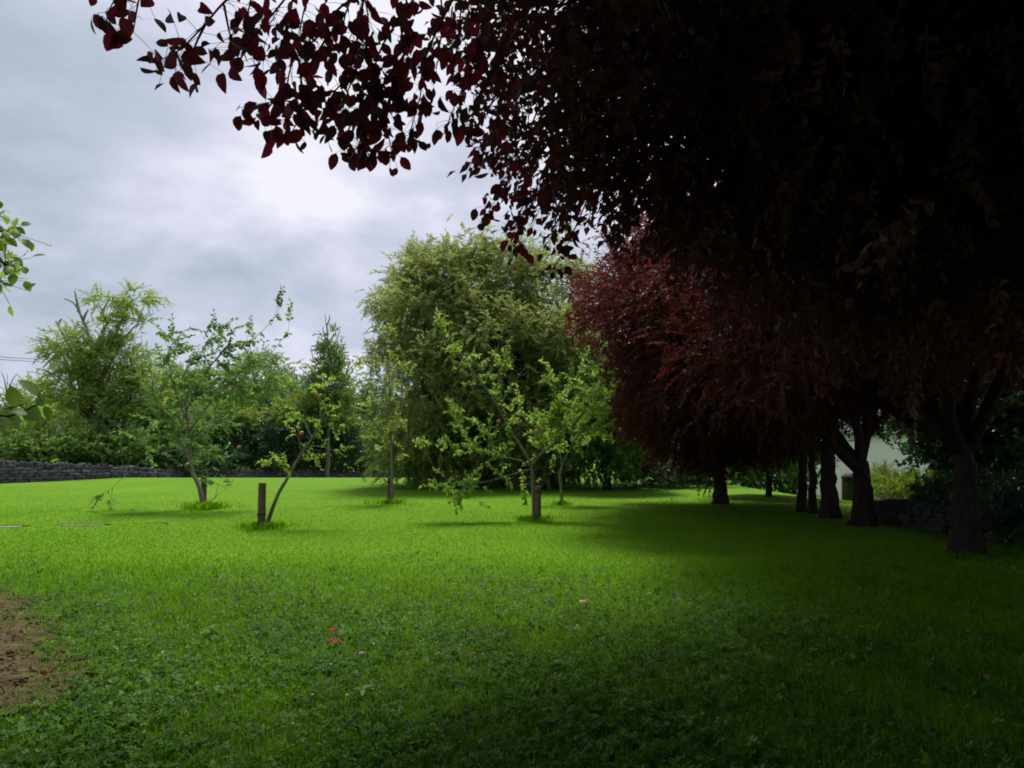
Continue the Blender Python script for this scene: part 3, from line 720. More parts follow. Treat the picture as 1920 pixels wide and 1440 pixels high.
tree('low_hedge', 'dense clipped looking hedge growing behind the wall under the thicket', 'hedge', gb(330, 40), [(x_, y_, -.35, 1.5, .9, 1.3) for x_, y_ in ((-23.5, 32), (-21, 33.4), (-18.8, 34.6), (-17, 36.5), (-15.6, 39), (-14.6, 42), (-12.6, 45), (-10, 47.5), (-7, 49.5), (-4, 51.5), (-1, 53))], 'hedge', M['laurel'], M['bark'], 330, 12, cr=.45, tr=.06, low=-1)
# ivy-clad dead spire
ib = gb(615, 44)
sp = tree('dead_tree', 'narrow dead tree clad in ivy with bare twigs against the sky', 'tree', ib,
     [lb(617, 650, 44, 15, 34), lb(616, 688, 44, 33, 36), lb(616, 722, 44, 46, 34), lb(612, 765, 44, 60, 44)], 'ivy', M['mid'], M['dead'], 210, 14, cr=.3, tr=.16, scale=.9, twigs=.1)
mb = MB(); bare(mb, [[(616, 700), (615, 640), (612, 612), (609, 588)], [(612, 612), (618, 598), (617, 590)], [(615, 640), (607, 625), (605, 612)], [(617, 660), (630, 640), (638, 618)], [(618, 690), (640, 660), (648, 640)],
     [(615, 710), (590, 680), (583, 650)], [(590, 680), (580, 672)], [(616, 740), (585, 710), (563, 690)], [(618, 730), (650, 700), (672, 672)], [(650, 700), (655, 680), (652, 668)], [(618, 670), (632, 655), (634, 645)]], 44, .055, np.array(ib))
link('bare_twig', mb.mesh('bare_twig', [M['dead']]), sp)
# thin bare twigs at the left edge
tb = gb(10, 40); root = empty('bare_shrub', tb, 'small leafless twiggy shrub at the left edge of the picture', 'shrub')
mb = MB(); bare(mb, [[(8, 850), (8, 790), (12, 740), (14, 700)], [(11, 745), (22, 715), (32, 700)], [(10, 760), (-5, 730), (-14, 705)], [(12, 735), (8, 712), (2, 695)]], 40, .04, np.array(tb)); link('twig', mb.mesh('twig', [M['dead']]), root)
# right-hand backdrop beyond the row
tree('lime_shrub', 'sunlit yellow green shrub behind the rubble wall in front of the white house', 'shrub', gb(1705, 18.5), [lb(1680, 925, 18.5, 45, 24), lb(1735, 928, 18.2, 45, 20), lb(1655, 905, 19.5, 22, 18)], 'grassy', M['bright'], M['bark'], 60, 8, cr=.25, tr=.03, scale=.75)
tree('shrub', 'dark ivy clump sprawling over the rubble wall left of the nearest trunk', 'shrub', (7.95, 12.9, 0), [(7.9, 12.6, .62, .55, .5, .35), (7.8, 13.4, .5, .5, .5, .35), (8.3, 11.2, .85, .6, .5, .4), (8.1, 10.4, .8, .4, .5, .3), (7.7, 11.9, .3, .4, .6, .3), (7.9, 10.9, .4, .3, .5, .3)], 'ivy', M['laurel'], M['bark'], 110, 12, cr=.18, tr=.03, scale=.6)
for i, (px_, Y, lab, lobs) in enumerate([
    (1840, 19, 'dull green tree behind the rubble wall right of the nearest trunk', [(1850, 830, 19, 80, 60), (1800, 760, 20, 80, 60), (1900, 760, 19, 80, 70)]),
    (2100, 16, 'large green tree at the right edge beyond the rubble wall', [(2080, 780, 16, 150, 140), (2000, 640, 17, 160, 120), (2150, 600, 16, 160, 150)]),
    (1650, 45, 'tall tree rising behind the white house', [(1600, 720, 46, 110, 80), (1750, 700, 46, 120, 90), (1480, 760, 46, 90, 80), (1880, 710, 46, 110, 90)])]):
    tree('green_tree', lab, 'tree', gb(px_, Y), [lb(*q) for q in lobs], 'hedge', M['mid' if Y > 30 else 'laurel'], M['bark'], 330, 14, cr=.6, tr=.18, scale=1.2)

# ================================================================== THE PURPLE-LEAVED TREES
ROW = [(1085, 380), (1130, 385), (1065, 470), (1095, 520), (1045, 558), (1085, 610), (1150, 650), (1192, 700), (1162, 745), (1172, 800), (1205, 848), (1290, 872), (1345, 905),
       (1400, 908), (1450, 880), (1500, 872), (1560, 850), (1640, 838), (1700, 852), (1765, 838), (1800, 800), (1850, 838), (1925, 880), (2600, 900), (2600, -2500), (1085, -2500)]
HOLES = [(1128, 482, 16, 24), (1146, 632, 11, 11), (1178, 610, 9, 12), (1700, 845, 40, 16), (1745, 815, 22, 18), (1880, 835, 30, 25)]
def acc_row(p):
    px, py, dep = proj(p); k = inpoly(px + rng.normal(0, 12, len(px)), py + rng.normal(0, 17, len(px)), ROW)
    for (a, b, c, d) in HOLES: k &= ((px - a) / c) ** 2 + ((py - b) / d) ** 2 > 1
    return (k | (px > 2600)) & (dep > 4)
def purple(label, px, py, tr, lobes, clumps, per, th, lean=(0, 0), key='plum', leaf='plum'):
    b = Gd(px, py)
    return tree('purple_tree', label, 'tree', b, [(b[0] + l[0], b[1] + l[1], l[2], *l[3:]) for l in lobes], key, M[leaf], M['bark'], clumps, per, cr=.46, tr=tr, trunk_h=th, accept=acc_row,
                group='purple leaved trees in a row on the right', droop=.25, shell=.35, lean=lean, twigs=.2, low=-.8, sides=12)
purple('nearest purple leaved tree of the row with a thick dark flared trunk', 1815, 1040, .19, [(-1.3, 1.2, 2.5, 1.3, 1.1, .7), (-2.2, -.3, 3.2, 2.0, 1.8, 1.4), (-1.6, .3, 3.9, 2.6, 2.4, 2.0), (1.2, .5, 4.2, 2.8, 2.6, 2.2), (0, 0, 6.2, 3.0, 3.0, 2.0), (-1.9, -1.8, 4.9, 2.2, 2.2, 1.7), (1.5, -2, 5.3, 2.4, 2.2, 2)], 700, 18, 1.55, (.02, .02))
purple('purple leaved tree with forked trunk second nearest in the row', 1617, 985, .20, [(-.9, 1.0, 2.75, 1.5, 1.3, .7), (1.1, .9, 2.8, 1.4, 1.2, .7), (-3.0, .2, 4.2, 2.7, 2.4, 1.9), (-2.7, 0, 2.7, 1.9, 2.0, 1.2), (.8, .2, 4.3, 2.6, 2.4, 2.1), (-1, 0, 6.0, 3.4, 2.6, 1.5)], 760, 18, 1.2)
purple('purple leaved tree with a thick straight trunk just left of the forked one', 1558, 971, .18, [(-2.2, .8, 4.0, 2.8, 2.3, 2.0), (1, .8, 4.3, 2.4, 2.3, 2.1), (-2.6, .6, 2.4, 1.8, 1.9, 1.0), (-.6, .5, 6.0, 3.2, 2.5, 1.5)], 640, 18, 1.9)
purple('slim dark trunked tree squeezed between thicker trunks', 1523, 963, .085, [(.3, 1.2, 4.4, 1.8, 1.6, 1.6), (0, 1, 5.8, 1.8, 1.6, 1.2)], 100, 12, 2.4)
purple('slender leaning purple leaved tree left of the slim dark trunk', 1502, 960, .10, [(-1.2, 1.4, 3.7, 2.0, 1.8, 1.8), (-.6, 1, 5.4, 2.2, 1.8, 1.4)], 160, 12, 2.1, (.12, 0))
purple('farthest purple leaved tree of the row with low sweeping red foliage', 1352, 944, .17, [(-1.4, -.3, 3.0, 2.3, 2.2, 1.6), (-1.2, -1, 4.8, 2.6, 2.2, 1.8), (.9, .2, 3.4, 2.3, 2.2, 1.8), (.2, 0, 5.6, 2.6, 2.4, 1.5), (-1.0, -1.2, 2.0, 1.3, 1.2, .7), (.2, -.9, 1.55, 1.5, 1.0, .75, 1.9), (1.3, -.6, 1.75, 1.3, 1.0, .8, 1.5), (-.7, -.5, 1.3, 1.0, .9, .6, 1.5), (-1.6, -1.8, 3.2, 1.6, 1.2, 1.5)], 640, 18, 1.6)

# the old tree whose boughs hang over the camera
NEAR = [(860, -60), (890, 130), (925, 240), (990, 300), (1030, 400), (1045, 470), (1085, 500), (1130, 400), (1180, 385), (1260, 420), (1400, 500), (1520, 620), (1680, 740), (1925, 790), (2700, 800), (2700, -60)]
def acc_near(p):
    px, py, dep = proj(p); dist = np.linalg.norm(p - np.array([0, 0, CH]), axis=1)
    inframe = (dep > .3) & (py > np.where(px < 900, -420, -90)) & (px > -300) & (px < 2500)
    k = np.where(inframe, inpoly(px + rng.normal(0, 14, len(px)), py + rng.normal(0, 14, len(px)), NEAR) & ((dep > 2.9) | (px > 1500)), True)
    return k & (dist > 2.0) & (p[:, 2] > 2.1)
TB = np.array([4.6, -1.2, 0.])
root = empty('overhanging_tree', TB, 'large dark purple leaved tree whose boughs hang over the top of the picture', 'tree'); BIG = root
lob = [(2.0, 4.2, 4.6, 2.0, 1.4, 1.4, 2.2), (.9, 4.3, 4.4, 1.1, 1.0, .9, 3), (1.2, 5.2, 3.9, 1.3, 1.1, 1.0, 2.2), (2.6, 5.4, 3.6, 1.6, 1.2, 1.1, 2), (4.2, 4.0, 5.6, 4.2, 3.6, 2.6), (0.2, 1.5, 6.4, 4.8, 4.6, 2.0), (-3.2, 3.6, 7.6, 3.4, 3.6, 1.5), (5.4, 6.6, 5.3, 4.0, 3.0, 3.0), (1.8, 6.2, 6.8, 3.4, 3.2, 1.9), (3.4, 5.0, 3.8, 2.8, 2.6, 1.6), (6.5, 1.5, 4.6, 3.2, 3.2, 2.4), (3, -2, 7, 5, 4, 2.5), (-3, -4, 6.5, 5, 4.5, 2.6), (2.5, -7, 5.0, 6.5, 3.4, 3.6), (-6, -6, 4.2, 3.6, 3.4, 3.2), (9, -2, 4.5, 3.4, 5.5, 3.2), (8.6, 4.2, 4.8, 3, 3.4, 3), (-.5, 6.5, 8.6, 3.6, 3.2, 1.4), (-4.5, 6.5, 8.8, 3.2, 3, 1.3), (5.5, 9.5, 7.5, 3.4, 3.2, 2.4), (9.5, 9, 6.5, 3.2, 3.6, 3)]  # unseen lobes behind and right of the camera added to darken the lawn
pos, dr, cen, tn = crown_points(lob, 2100, 17, .7, .2, .3, .8, .6, -.95)
k = acc_near(pos); pos, dr, tn = pos[k], dr[k], tn[k]; cen = cen[acc_near(cen)]
dist = np.linalg.norm(pos - np.array([0, 0, CH]), axis=1)
mb = MB(); s = dist < 5.5; place_sprays(mb, 'beech_mid', pos[s] - TB, dr[s], rng.uniform(.8, 1.15, s.sum()), tn[s])
place_sprays(mb, 'beech_far', pos[~s] - TB, dr[~s], rng.uniform(.8, 1.25, (~s).sum()), tn[~s])
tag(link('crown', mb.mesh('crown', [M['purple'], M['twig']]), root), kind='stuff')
mb = MB(); pts = curve((0, 0, -.2), (-.2, .4, 3.2), 12, (0, 0, 0), .02); mb.tube(pts, .42 * (1 - .3 * np.linspace(0, 1, 12)) * (1 + .6 * np.exp(-np.linspace(0, 1, 12) * 3.4 / .4)), 14, 0, .04)
link('trunk', mb.mesh('trunk', [M['bark']], True), root)
for l in lob:
    c = np.array(l[:3]) - TB; ml = MB(); path = curve(pts[-1], c, 12, (0, 0, .5), .06); ml.tube(path, np.linspace(.2, .05, 12), 8, 0, .03)
    near = cen[np.linalg.norm((cen - np.array(l[:3])) / np.array(l[3:6]), axis=1) < 1.1]
    for q in near[rng.permutation(len(near))[:int(len(near) * .22)]] - TB:
        s1 = path[rng.integers(4, 12)]; ml.tube(curve(s1, q, 6, (0, 0, .07 * np.linalg.norm(q - s1)), .04), np.linspace(.022, .005, 6), 5, 0)
    link('limb', ml.mesh('limb', [M['bark']], True), root)
# hanging twigs traced where they stand 2.6 to 5 m off, with leaves one by one
HANG = [([(340, -120), (255, -30), (215, 0), (198, 42)], 2.8, 8), ([(270, -40), (258, 10), (250, 60)], 2.75, 6), ([(560, -120), (430, -5), (385, 45), (335, 95), (300, 112)], 2.8, 15), ([(385, 45), (362, 95), (350, 135)], 2.8, 6), ([(420, 10), (430, 60), (440, 90)], 2.9, 7),
        ([(620, -110), (500, 40), (440, 105)], 2.9, 11), ([(560, -60), (540, 40), (520, 95), (470, 110)], 3.0, 14), ([(800, -90), (640, 12), (600, 65), (548, 118), (532, 180), (468, 200)], 3.0, 24), ([(560, 110), (566, 200), (540, 262)], 3.0, 14), ([(532, 160), (505, 200), (495, 225)], 3.0, 7),
        ([(690, -60), (660, 120), (622, 180), (600, 245)], 3.1, 20), ([(820, -60), (720, 80), (692, 180), (672, 285)], 3.1, 30), ([(700, 120), (722, 220), (735, 290)], 3.15, 16), ([(690, 180), (655, 240), (650, 280)], 3.1, 12), ([(880, -60), (800, 100), (788, 180), (768, 250)], 3.3, 20), ([(740, 150), (745, 200), (755, 255)], 3.3, 8),
        ([(940, 40), (870, 160), (832, 252)], 3.5, 16), ([(960, 80), (905, 170), (880, 235)], 3.5, 14), ([(990, 90), (935, 220), (925, 300)], 3.8, 18), ([(1010, 200), (960, 330), (918, 390)], 4.3, 20), ([(1060, 250), (992, 380), (962, 458)], 4.4, 24), ([(985, 350), (975, 400), (945, 430)], 4.4, 9),
        ([(1120, 330), (1068, 450), (1040, 500)], 4.8, 18), ([(1030, 330), (1050, 420), (1030, 440)], 4.6, 9), ([(600, -90), (570, 20), (560, 70)], 3.1, 14), ([(700, -90), (650, 20), (640, 90)], 3.2, 16), ([(760, -60), (760, 60), (730, 120)], 3.3, 18), ([(480, -90), (470, 0), (455, 55)], 3.0, 10),
        ([(540, -100), (500, -10), (490, 40)], 3.1, 12), ([(660, -80), (690, 30), (680, 110)], 3.3, 18), ([(820, -50), (830, 60), (800, 120)], 3.5, 18), ([(870, -50), (860, 60), (850, 130)], 3.6, 20), ([(620, 60), (580, 130), (575, 200)], 3.2, 14), ([(700, 60), (660, 150), (640, 215)], 3.3, 18),
        ([(900, -20), (905, 90), (890, 160)], 3.7, 20), ([(760, 100), (715, 170), (700, 250)], 3.2, 18)]
lv = []; tw = MB()
for pth, Y, n in HANG:
    Y += rng.uniform(-.1, .1)
    pts = smooth_path([P(a, b, Y + .12 * i * (-1) ** i * .3) for i, (a, b) in enumerate(pth)], 16)
    tw.tube(pts - TB, np.linspace(.006, .0016, 16), 5)
    n = int(n * 1.9)
    for i in range(n):
        f = rng.uniform(.12, 1) if i < n - 2 else 1; j = min(int(f * 15), 14); p0 = pts[j] + (pts[j + 1] - pts[j]) * (f * 15 - j)
        off = rng.normal(0, 1, 3) * np.array([.045, .05, .03]) + np.array([0, 0, -.02]); p = p0 + off
        tw.tube([p0 - TB, (p0 + p) / 2 + (0, 0, .004) - TB, p - TB], [.0014, .0011, .0009], 3)
        d = pts[j + 1] - pts[j]; d = d / np.linalg.norm(d) * .5 + rng.normal(0, .6, 3) * np.array([1, .9, .7]) + np.array([0, 0, -.5])
        lv.append((p, d, rng.uniform(.6, 1.2)))
link('hanging_twig', tw.mesh('hanging_twig', [M['twig']]), root)
lms = []
for k in range(12):
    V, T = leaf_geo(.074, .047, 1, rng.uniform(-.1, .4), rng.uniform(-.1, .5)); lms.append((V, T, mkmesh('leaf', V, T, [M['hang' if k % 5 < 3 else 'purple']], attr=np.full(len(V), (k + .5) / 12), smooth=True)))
order = np.argsort([-l[2] / np.linalg.norm(l[0] - np.array([0, 0, CH])) + (5 if proj(l[0][None])[1][0] < -20 else 0) for l in lv]); rest = MB()
def face_roll(): return rng.uniform(-1.3, 1.3)
for c_, k in enumerate(order):
    p, d, s = lv[k]; Fm = frame(d, (rng.normal(0, .7), -.8, rng.normal(0, .8)), rng.normal(0, .8)); V, T, me = lms[rng.integers(0, 12)]
    if c_ < 298:
        o = link('leaf', me, root); Mx = Matrix(Fm.tolist()).to_4x4(); Mx = Mx @ Matrix.Scale(s, 4); Mx.translation = Vector((p - TB).tolist()); o.matrix_local = Mx
    else: rest.add((V * s) @ Fm.T + p - TB, T, int(rng.random() < .42), np.full(len(V), rng.uniform()))
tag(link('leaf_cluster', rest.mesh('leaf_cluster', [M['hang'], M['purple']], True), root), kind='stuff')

# ================================================================== YOUNG ORCHARD TREES
apple_m = plain_mat('apple_skin', (.45, .07, .03), (.55, .22, .06), 4, .35, .05, .5)
def apple_mesh():
    mb = MB(); t = np.linspace(0, math.pi, 8); r = np.sin(t) * (1 + .12 * np.sin(t * .7)); z = -np.cos(t) * .92 - .12 * np.exp(-((math.pi - t) / .4) ** 2)
    mb.tube(np.stack([0 * t, 0 * t, z], 1) * .042, r * .042 + 1e-4, 10); mb.tube([(0, 0, .03), (.004, 0, .055)], .002, 4, 1)
    return mb.mesh('apple', [apple_m, M['gtwig']], True)
APPLE = apple_mesh()
def young(name, label, basepx, Y, branches, leaf, key='apple', apples=(), bark='bark2', big=None, solo=0, leafscale=1.0, twigl=.3):
    """branches: (path px, r0, r1, leaf start fraction, sprays per metre, dy)"""
    b = P(basepx[0], basepx[1], Y); b[2] = float(gz(b[0], Y)); root = empty(name, b, label, 'tree')
    fol = MB(); solo_l = []
    for bi, (pth, r0, r1, f0, dens, dy) in enumerate(branches):
        m_ = len(pth); pts = []
        for i, (a, c) in enumerate(pth):
            q = P(a, c, Y + (dy[0] + (dy[1] - dy[0]) * i / (m_ - 1))); pts.append(q)
        if bi == 0: pts[0][2] = b[2] - .08
        pts = np.array(pts); path = smooth_path(pts, max(8, 4 * m_)); n = len(path)
        mb = MB(); mb.tube(path - b, np.linspace(r0, r1, n) * (1 + (.5 * np.exp(-np.linspace(0, 1, n) * 12) if bi == 0 else 0)), 8, 0, .05)
        L = np.linalg.norm(np.diff(path, axis=0), axis=1).sum(); cnt = int(L * (1 - f0) * dens * 1.05)
        if cnt:
            f = rng.uniform(f0, 1, cnt); f[-1] = 1; x = f * (n - 1); j = np.minimum(x.astype(int), n - 2)
            p0 = path[j] + (path[j + 1] - path[j]) * (x - j)[:, None]; ax = nrm(path[j + 1] - path[j])
            d = ax * .55 + rng.normal(0, .6, (cnt, 3)) + np.array([0, 0, .15])
            if twigl:
                far = rng.random(cnt) < .55; tl = np.where(far, rng.uniform(.05, twigl, cnt), 0); dn = nrm(d); p1 = p0 + dn * tl[:, None]
                for q0, q1, t_ in zip(p0, p1, tl):
                    if t_ > .08: mb.tube([q0 - b, (q0 + q1) / 2 - b + rng.normal(0, .01, 3), q1 - b], [.006, .004, .003], 4)
                p0 = p1
            place_sprays(fol, key, p0 - b, d, rng.uniform(.7, 1.2, cnt) * leafscale)
        if solo and bi in big:
            for k in range(solo):
                f_ = rng.uniform(.15, 1) if k else 1; x = f_ * (n - 1); j = min(int(x), n - 2); q = path[j] + (path[j + 1] - path[j]) * (x - j)
                solo_l.append((q - b + rng.normal(0, .035, 3), nrm(path[j + 1] - path[j])))
        link('trunk' if bi == 0 else 'branch', mb.mesh('branch', [M[bark]], True), root)
    tag(link('foliage', fol.mesh('foliage', [leaf, M['gtwig']]), root), kind='stuff')
    if solo_l:
        V, T = leaf_geo(.15, .088, 1, .15, .3); me = mkmesh('leaf', V, T, [leaf], attr=np.full(len(V), .35), smooth=True)
        for q, d in solo_l:
            dd = d * .3 + np.array([rng.normal(0, .7), rng.normal(0, .5), rng.normal(-.25, .3)]); Fm = frame(dd, (0, 0, 1), rng.normal(0, .5))
            o = link('leaf', me, root); Mx = Matrix(Fm.tolist()).to_4x4() @ Matrix.Scale(rng.uniform(.7, 1.1), 4); Mx.translation = Vector(q.tolist()); o.matrix_local = Mx
    for (a, c, dy) in apples:
        q = P(a, c, Y + dy) - b; o = link('apple', APPLE, root); o.location = q; o.rotation_euler = (rng.normal(0, .3), rng.normal(0, .3), 0)
        mbx = None
    return root
young('young_tree', 'large leaved young tree with slanting forked stem left of the leaning apple tree', (382, 950), 17.5, [
    ([(383, 950), (374, 915), (361, 885), (356, 840), (352, 790), (345, 750)], .055, .022, .45, 5, (0, 0)),
    ([(383, 945), (366, 900), (350, 850), (330, 820), (315, 800)], .03, .008, .35, 9, (0, -.4)),
    ([(352, 790), (330, 740), (318, 690), (320, 650), (350, 618)], .022, .005, .1, 10, (0, .3)),
    ([(350, 770), (372, 720), (400, 680), (430, 650), (470, 640), (520, 590)], .024, .004, .1, 6, (0, -.3)),
    ([(355, 810), (390, 760), (430, 720), (460, 690), (500, 670), (540, 622)], .024, .004, .2, 6, (0, .4)),
    ([(352, 780), (340, 720), (360, 680), (385, 660), (405, 640)], .018, .004, .2, 10, (0, .5)),
    ([(356, 840), (320, 790), (290, 750), (290, 700), (318, 660)], .018, .005, .2, 9, (0, -.5)),
    ([(356, 840), (300, 850), (260, 870), (228, 898), (208, 918)], .012, .004, .93, 22, (0, -.8)),
    ([(380, 700), (410, 670), (430, 640), (430, 612), (402, 606)], .012, .003, .35, 6, (0, .1)),
    ([(358, 830), (400, 800), (440, 775), (480, 740), (500, 700)], .018, .005, .3, 9, (-.2, .6)),
    ([(386, 948), (404, 930), (409, 905)], .010, .004, 1, 0, (0, -.2)), ([(402, 935), (415, 922), (434, 912)], .006, .003, .6, 10, (-.1, -.2)),
    ([(345, 750), (380, 730), (420, 740), (450, 720)], .014, .004, .2, 12, (0, -.3)), ([(345, 760), (310, 770), (280, 800), (270, 840)], .014, .004, .3, 8, (0, .2))],
    M['broad'], 'broad', [(355, 800, -.1), (448, 838, -.3), (352, 870, 0)], big=(2, 3, 4, 8), solo=34, leafscale=1.0)
young('apple_tree', 'leaning young apple tree with red apples tied to the nearest wooden stake', (500, 968), 13.9, [
    ([(497, 975), (520, 930), (540, 895), (562, 855), (585, 822), (600, 795)], .036, .018, .75, 8, (0, 0)),
    ([(585, 822), (570, 790), (555, 760), (545, 735)], .014, .004, .2, 9, (0, .3)),
    ([(600, 795), (615, 760), (630, 730), (655, 705)], .014, .004, .1, 8, (0, -.3)),
    ([(595, 805), (625, 790), (650, 770), (685, 745)], .013, .004, .15, 8, (0, .2)),
    ([(575, 835), (605, 838), (635, 845), (660, 828)], .012, .004, .35, 7, (0, -.2)),
    ([(565, 850), (560, 815), (566, 785), (590, 745)], .012, .004, .25, 8, (0, -.4)),
    ([(545, 888), (532, 870), (528, 856)], .007, .003, .1, 22, (0, .1)), ([(556, 866), (575, 858), (590, 862)], .008, .003, .2, 16, (0, -.1)),
    ([(600, 795), (600, 760), (595, 725), (600, 700)], .012, .004, .1, 7, (0, .4))],
    M['apple'], 'apple', [(565, 812, -.15), (628, 782, -.1), (672, 760, 0), (632, 847, -.1), (600, 742, 0), (640, 800, .2), (652, 728, .1)], twigl=.32, leafscale=.78)
young('young_tree', 'slim upright young tree with a pale stem in front of the willow', (735, 940), 19.0, [
    ([(735, 940), (735, 900), (734, 860), (732, 800), (730, 730), (728, 680)], .040, .010, .45, 12, (0, 0)),
    ([(733, 850), (715, 800), (705, 760), (700, 720)], .012, .004, .1, 10, (0, .2)), ([(733, 840), (745, 800), (752, 750), (758, 700)], .012, .004, .1, 10, (0, -.2)),
    ([(731, 780), (720, 730), (712, 690), (716, 650)], .010, .003, .1, 9, (0, -.3)), ([(730, 750), (738, 700), (742, 660), (735, 625)], .010, .003, .1, 9, (0, .1)),
    ([(733, 870), (752, 850), (765, 820)], .010, .003, .2, 9, (0, .2)), ([(733, 865), (712, 850), (700, 835)], .010, .003, .2, 9, (0, .1))],
    M['dusty'], 'apple', bark='bark2', leafscale=1.0, twigl=.25)
young('apple_tree', 'spreading young apple tree with a long low left bough beside its wooden stake', (1002, 966), 15.3, [
    ([(1002, 968), (1001, 940), (999, 905), (997, 872)], .045, .034, 1, 0, (0, 0)),
    ([(997, 874), (1015, 850), (1045, 828), (1075, 795), (1100, 765), (1115, 745)], .032, .006, .12, 20, (0, -.2)),
    ([(1040, 830), (1045, 790), (1046, 750), (1036, 700)], .016, .004, .05, 22, (-.1, .3)),
    ([(1060, 812), (1090, 810), (1120, 800), (1135, 780)], .014, .004, .1, 22, (-.1, -.4)),
    ([(1020, 850), (1010, 820), (1005, 790), (1020, 770)], .014, .004, .1, 22, (0, .2)),
    ([(997, 872), (970, 862), (930, 855), (880, 840), (830, 830)], .022, .005, .3, 17, (0, -.3)),
    ([(935, 855), (920, 820), (900, 790), (860, 785)], .014, .004, .1, 16, (-.1, -.4)),
    ([(995, 868), (960, 810), (920, 740), (880, 690), (845, 650), (815, 612)], .022, .004, .3, 11, (0, .3)),
    ([(950, 800), (945, 760), (935, 710), (945, 680)], .012, .004, .1, 15, (.1, .4)),
    ([(960, 815), (975, 790), (970, 750)], .010, .004, .2, 15, (0, -.1)),
    ([(997, 880), (972, 886), (940, 896), (905, 905), (885, 908)], .018, .007, 1, 0, (0, -.6)),
    ([(905, 905), (880, 900), (850, 908), (825, 915)], .010, .003, .0, 17, (-.6, -.7)), ([(895, 907), (890, 915), (889, 935)], .008, .003, .2, 12, (-.6, -.6)), ([(900, 905), (870, 915), (845, 925)], .008, .003, .1, 15, (-.6, -.9)),
    ([(940, 896), (930, 885), (925, 875)], .006, .003, .1, 16, (-.3, -.4)), ([(1000, 890), (985, 900), (985, 915)], .008, .003, .2, 14, (0, .1))],
    M['apple'], 'apple', [(935, 790, -.2), (1018, 806, -.1)], twigl=.26)
young('young_tree', 'thin crooked young tree behind the spreading apple tree', (1053, 943), 18.6, [
    ([(1054, 945), (1052, 915), (1050, 890), (1054, 870), (1048, 840)], .035, .018, 1, 0, (0, 0)),
    ([(1054, 870), (1075, 830), (1100, 790), (1130, 760), (1150, 730)], .018, .004, .2, 18, (0, .2)), ([(1075, 830), (1110, 820), (1140, 800)], .012, .004, .1, 18, (0, .1)),
    ([(1048, 840), (1065, 790), (1085, 750), (1095, 710)], .016, .004, .1, 16, (0, .3)), ([(1050, 860), (1030, 830), (1020, 800)], .012, .004, .2, 14, (0, .1)), ([(1095, 795), (1110, 750), (1120, 710)], .010, .003, .1, 16, (.1, .4))],
    M['apple'], 'apple', twigl=.3, leafscale=1.1)

# ---- wooden stakes
M['stake'] = plain_mat('stake_wood', (.085, .060, .040), (.19, .135, .085), 26, .85, .5, .2, .01, (3, 3, .3))
def stake(px, pytop, pybase, Y, r, label, tie=None, lean=(0, 0)):
    b = P(px, pybase, Y); b[2] = float(gz(b[0], Y)); top = P(px, pytop, Y)[2] - b[2]
    root = empty('wooden_stake', b, label, 'stake', 'wooden stakes holding the young trees')
    mb = MB(); t = np.array([-.2, .0, .3, .6, .9, .985, 1.0]); pts = np.stack([lean[0] * t, lean[1] * t, t * top], 1)
    mb.tube(pts, r * np.array([1.02, 1.0, .99, .98, .97, .96, .86]), 10, 0, .02); link('post', mb.mesh('post', [M['stake']], True), root)
    if tie:
        mt = MB(); c = np.array([0, 0, tie * top]); a = np.linspace(0, 2 * math.pi, 17)
        mt.tube(np.stack([np.cos(a) * (r + .007) + c[0], np.sin(a) * (r + .007), 0 * a + c[2]], 1), .011, 5, cap=False); link('tie', mt.mesh('tie', [M['core']]), root)
    return root
stake(490, 905, 984, 13.7, .074, 'thick round wooden stake beside the leaning apple tree', .3)
stake(381, 893, 948, 17.75, .07, 'round wooden stake behind the forked stem of the large leaved young tree', .7)
stake(1009, 912, 970, 15.2, .062, 'wooden stake right of the spreading apple tree stem', .85)
stake(1003, 880, 966, 15.55, .03, 'thin tall stake pressed against the spreading apple tree stem')
stake(731, 895, 937, 19.2, .07, 'short stout stake at the foot of the slim upright tree', .8)

# ---- grass tufts at tree feet
def tuft(px, py, Y, r, h, n, label, cov=.25):
    b = P(px, py, Y); b[2] = float(gz(b[0], Y)); a = rng.uniform(0, 6.28, n); rr = r * .55 * np.abs(rng.normal(0, 1, n)) * (1 + .35 * np.sin(3 * a + px))
    x, y = b[0] + rr * np.cos(a), b[1] + rr * np.sin(a)
    o = empty('grass_tuft', b)
    tag(blades('blade_cluster', x, y, h * .4, h, .010, M['blade'], tint=-.25, org=b, parent=o), kind='stuff')
    tag(o, label, 'grass tuft', 'unmown grass tufts round the young trees')
tuft(383, 952, 17.4, .45, .20, 900, 'rough grass tuft round the foot of the large leaved young tree')
tuft(490, 988, 13.6, .42, .14, 900, 'rough grass tuft round the nearest stake of the leaning apple tree')
tuft(733, 942, 18.9, .35, .16, 600, 'rough grass tuft round the slim upright tree')
tuft(1005, 970, 15.1, .38, .12, 700, 'rough grass tuft round the spreading apple tree')
tuft(1054, 946, 18.5, .25, .12, 350, 'small grass tuft round the thin crooked young tree')
tuft(1815, 1044, 10.1, .42, .09, 700, 'grass tuft round the flared foot of the nearest purple tree')

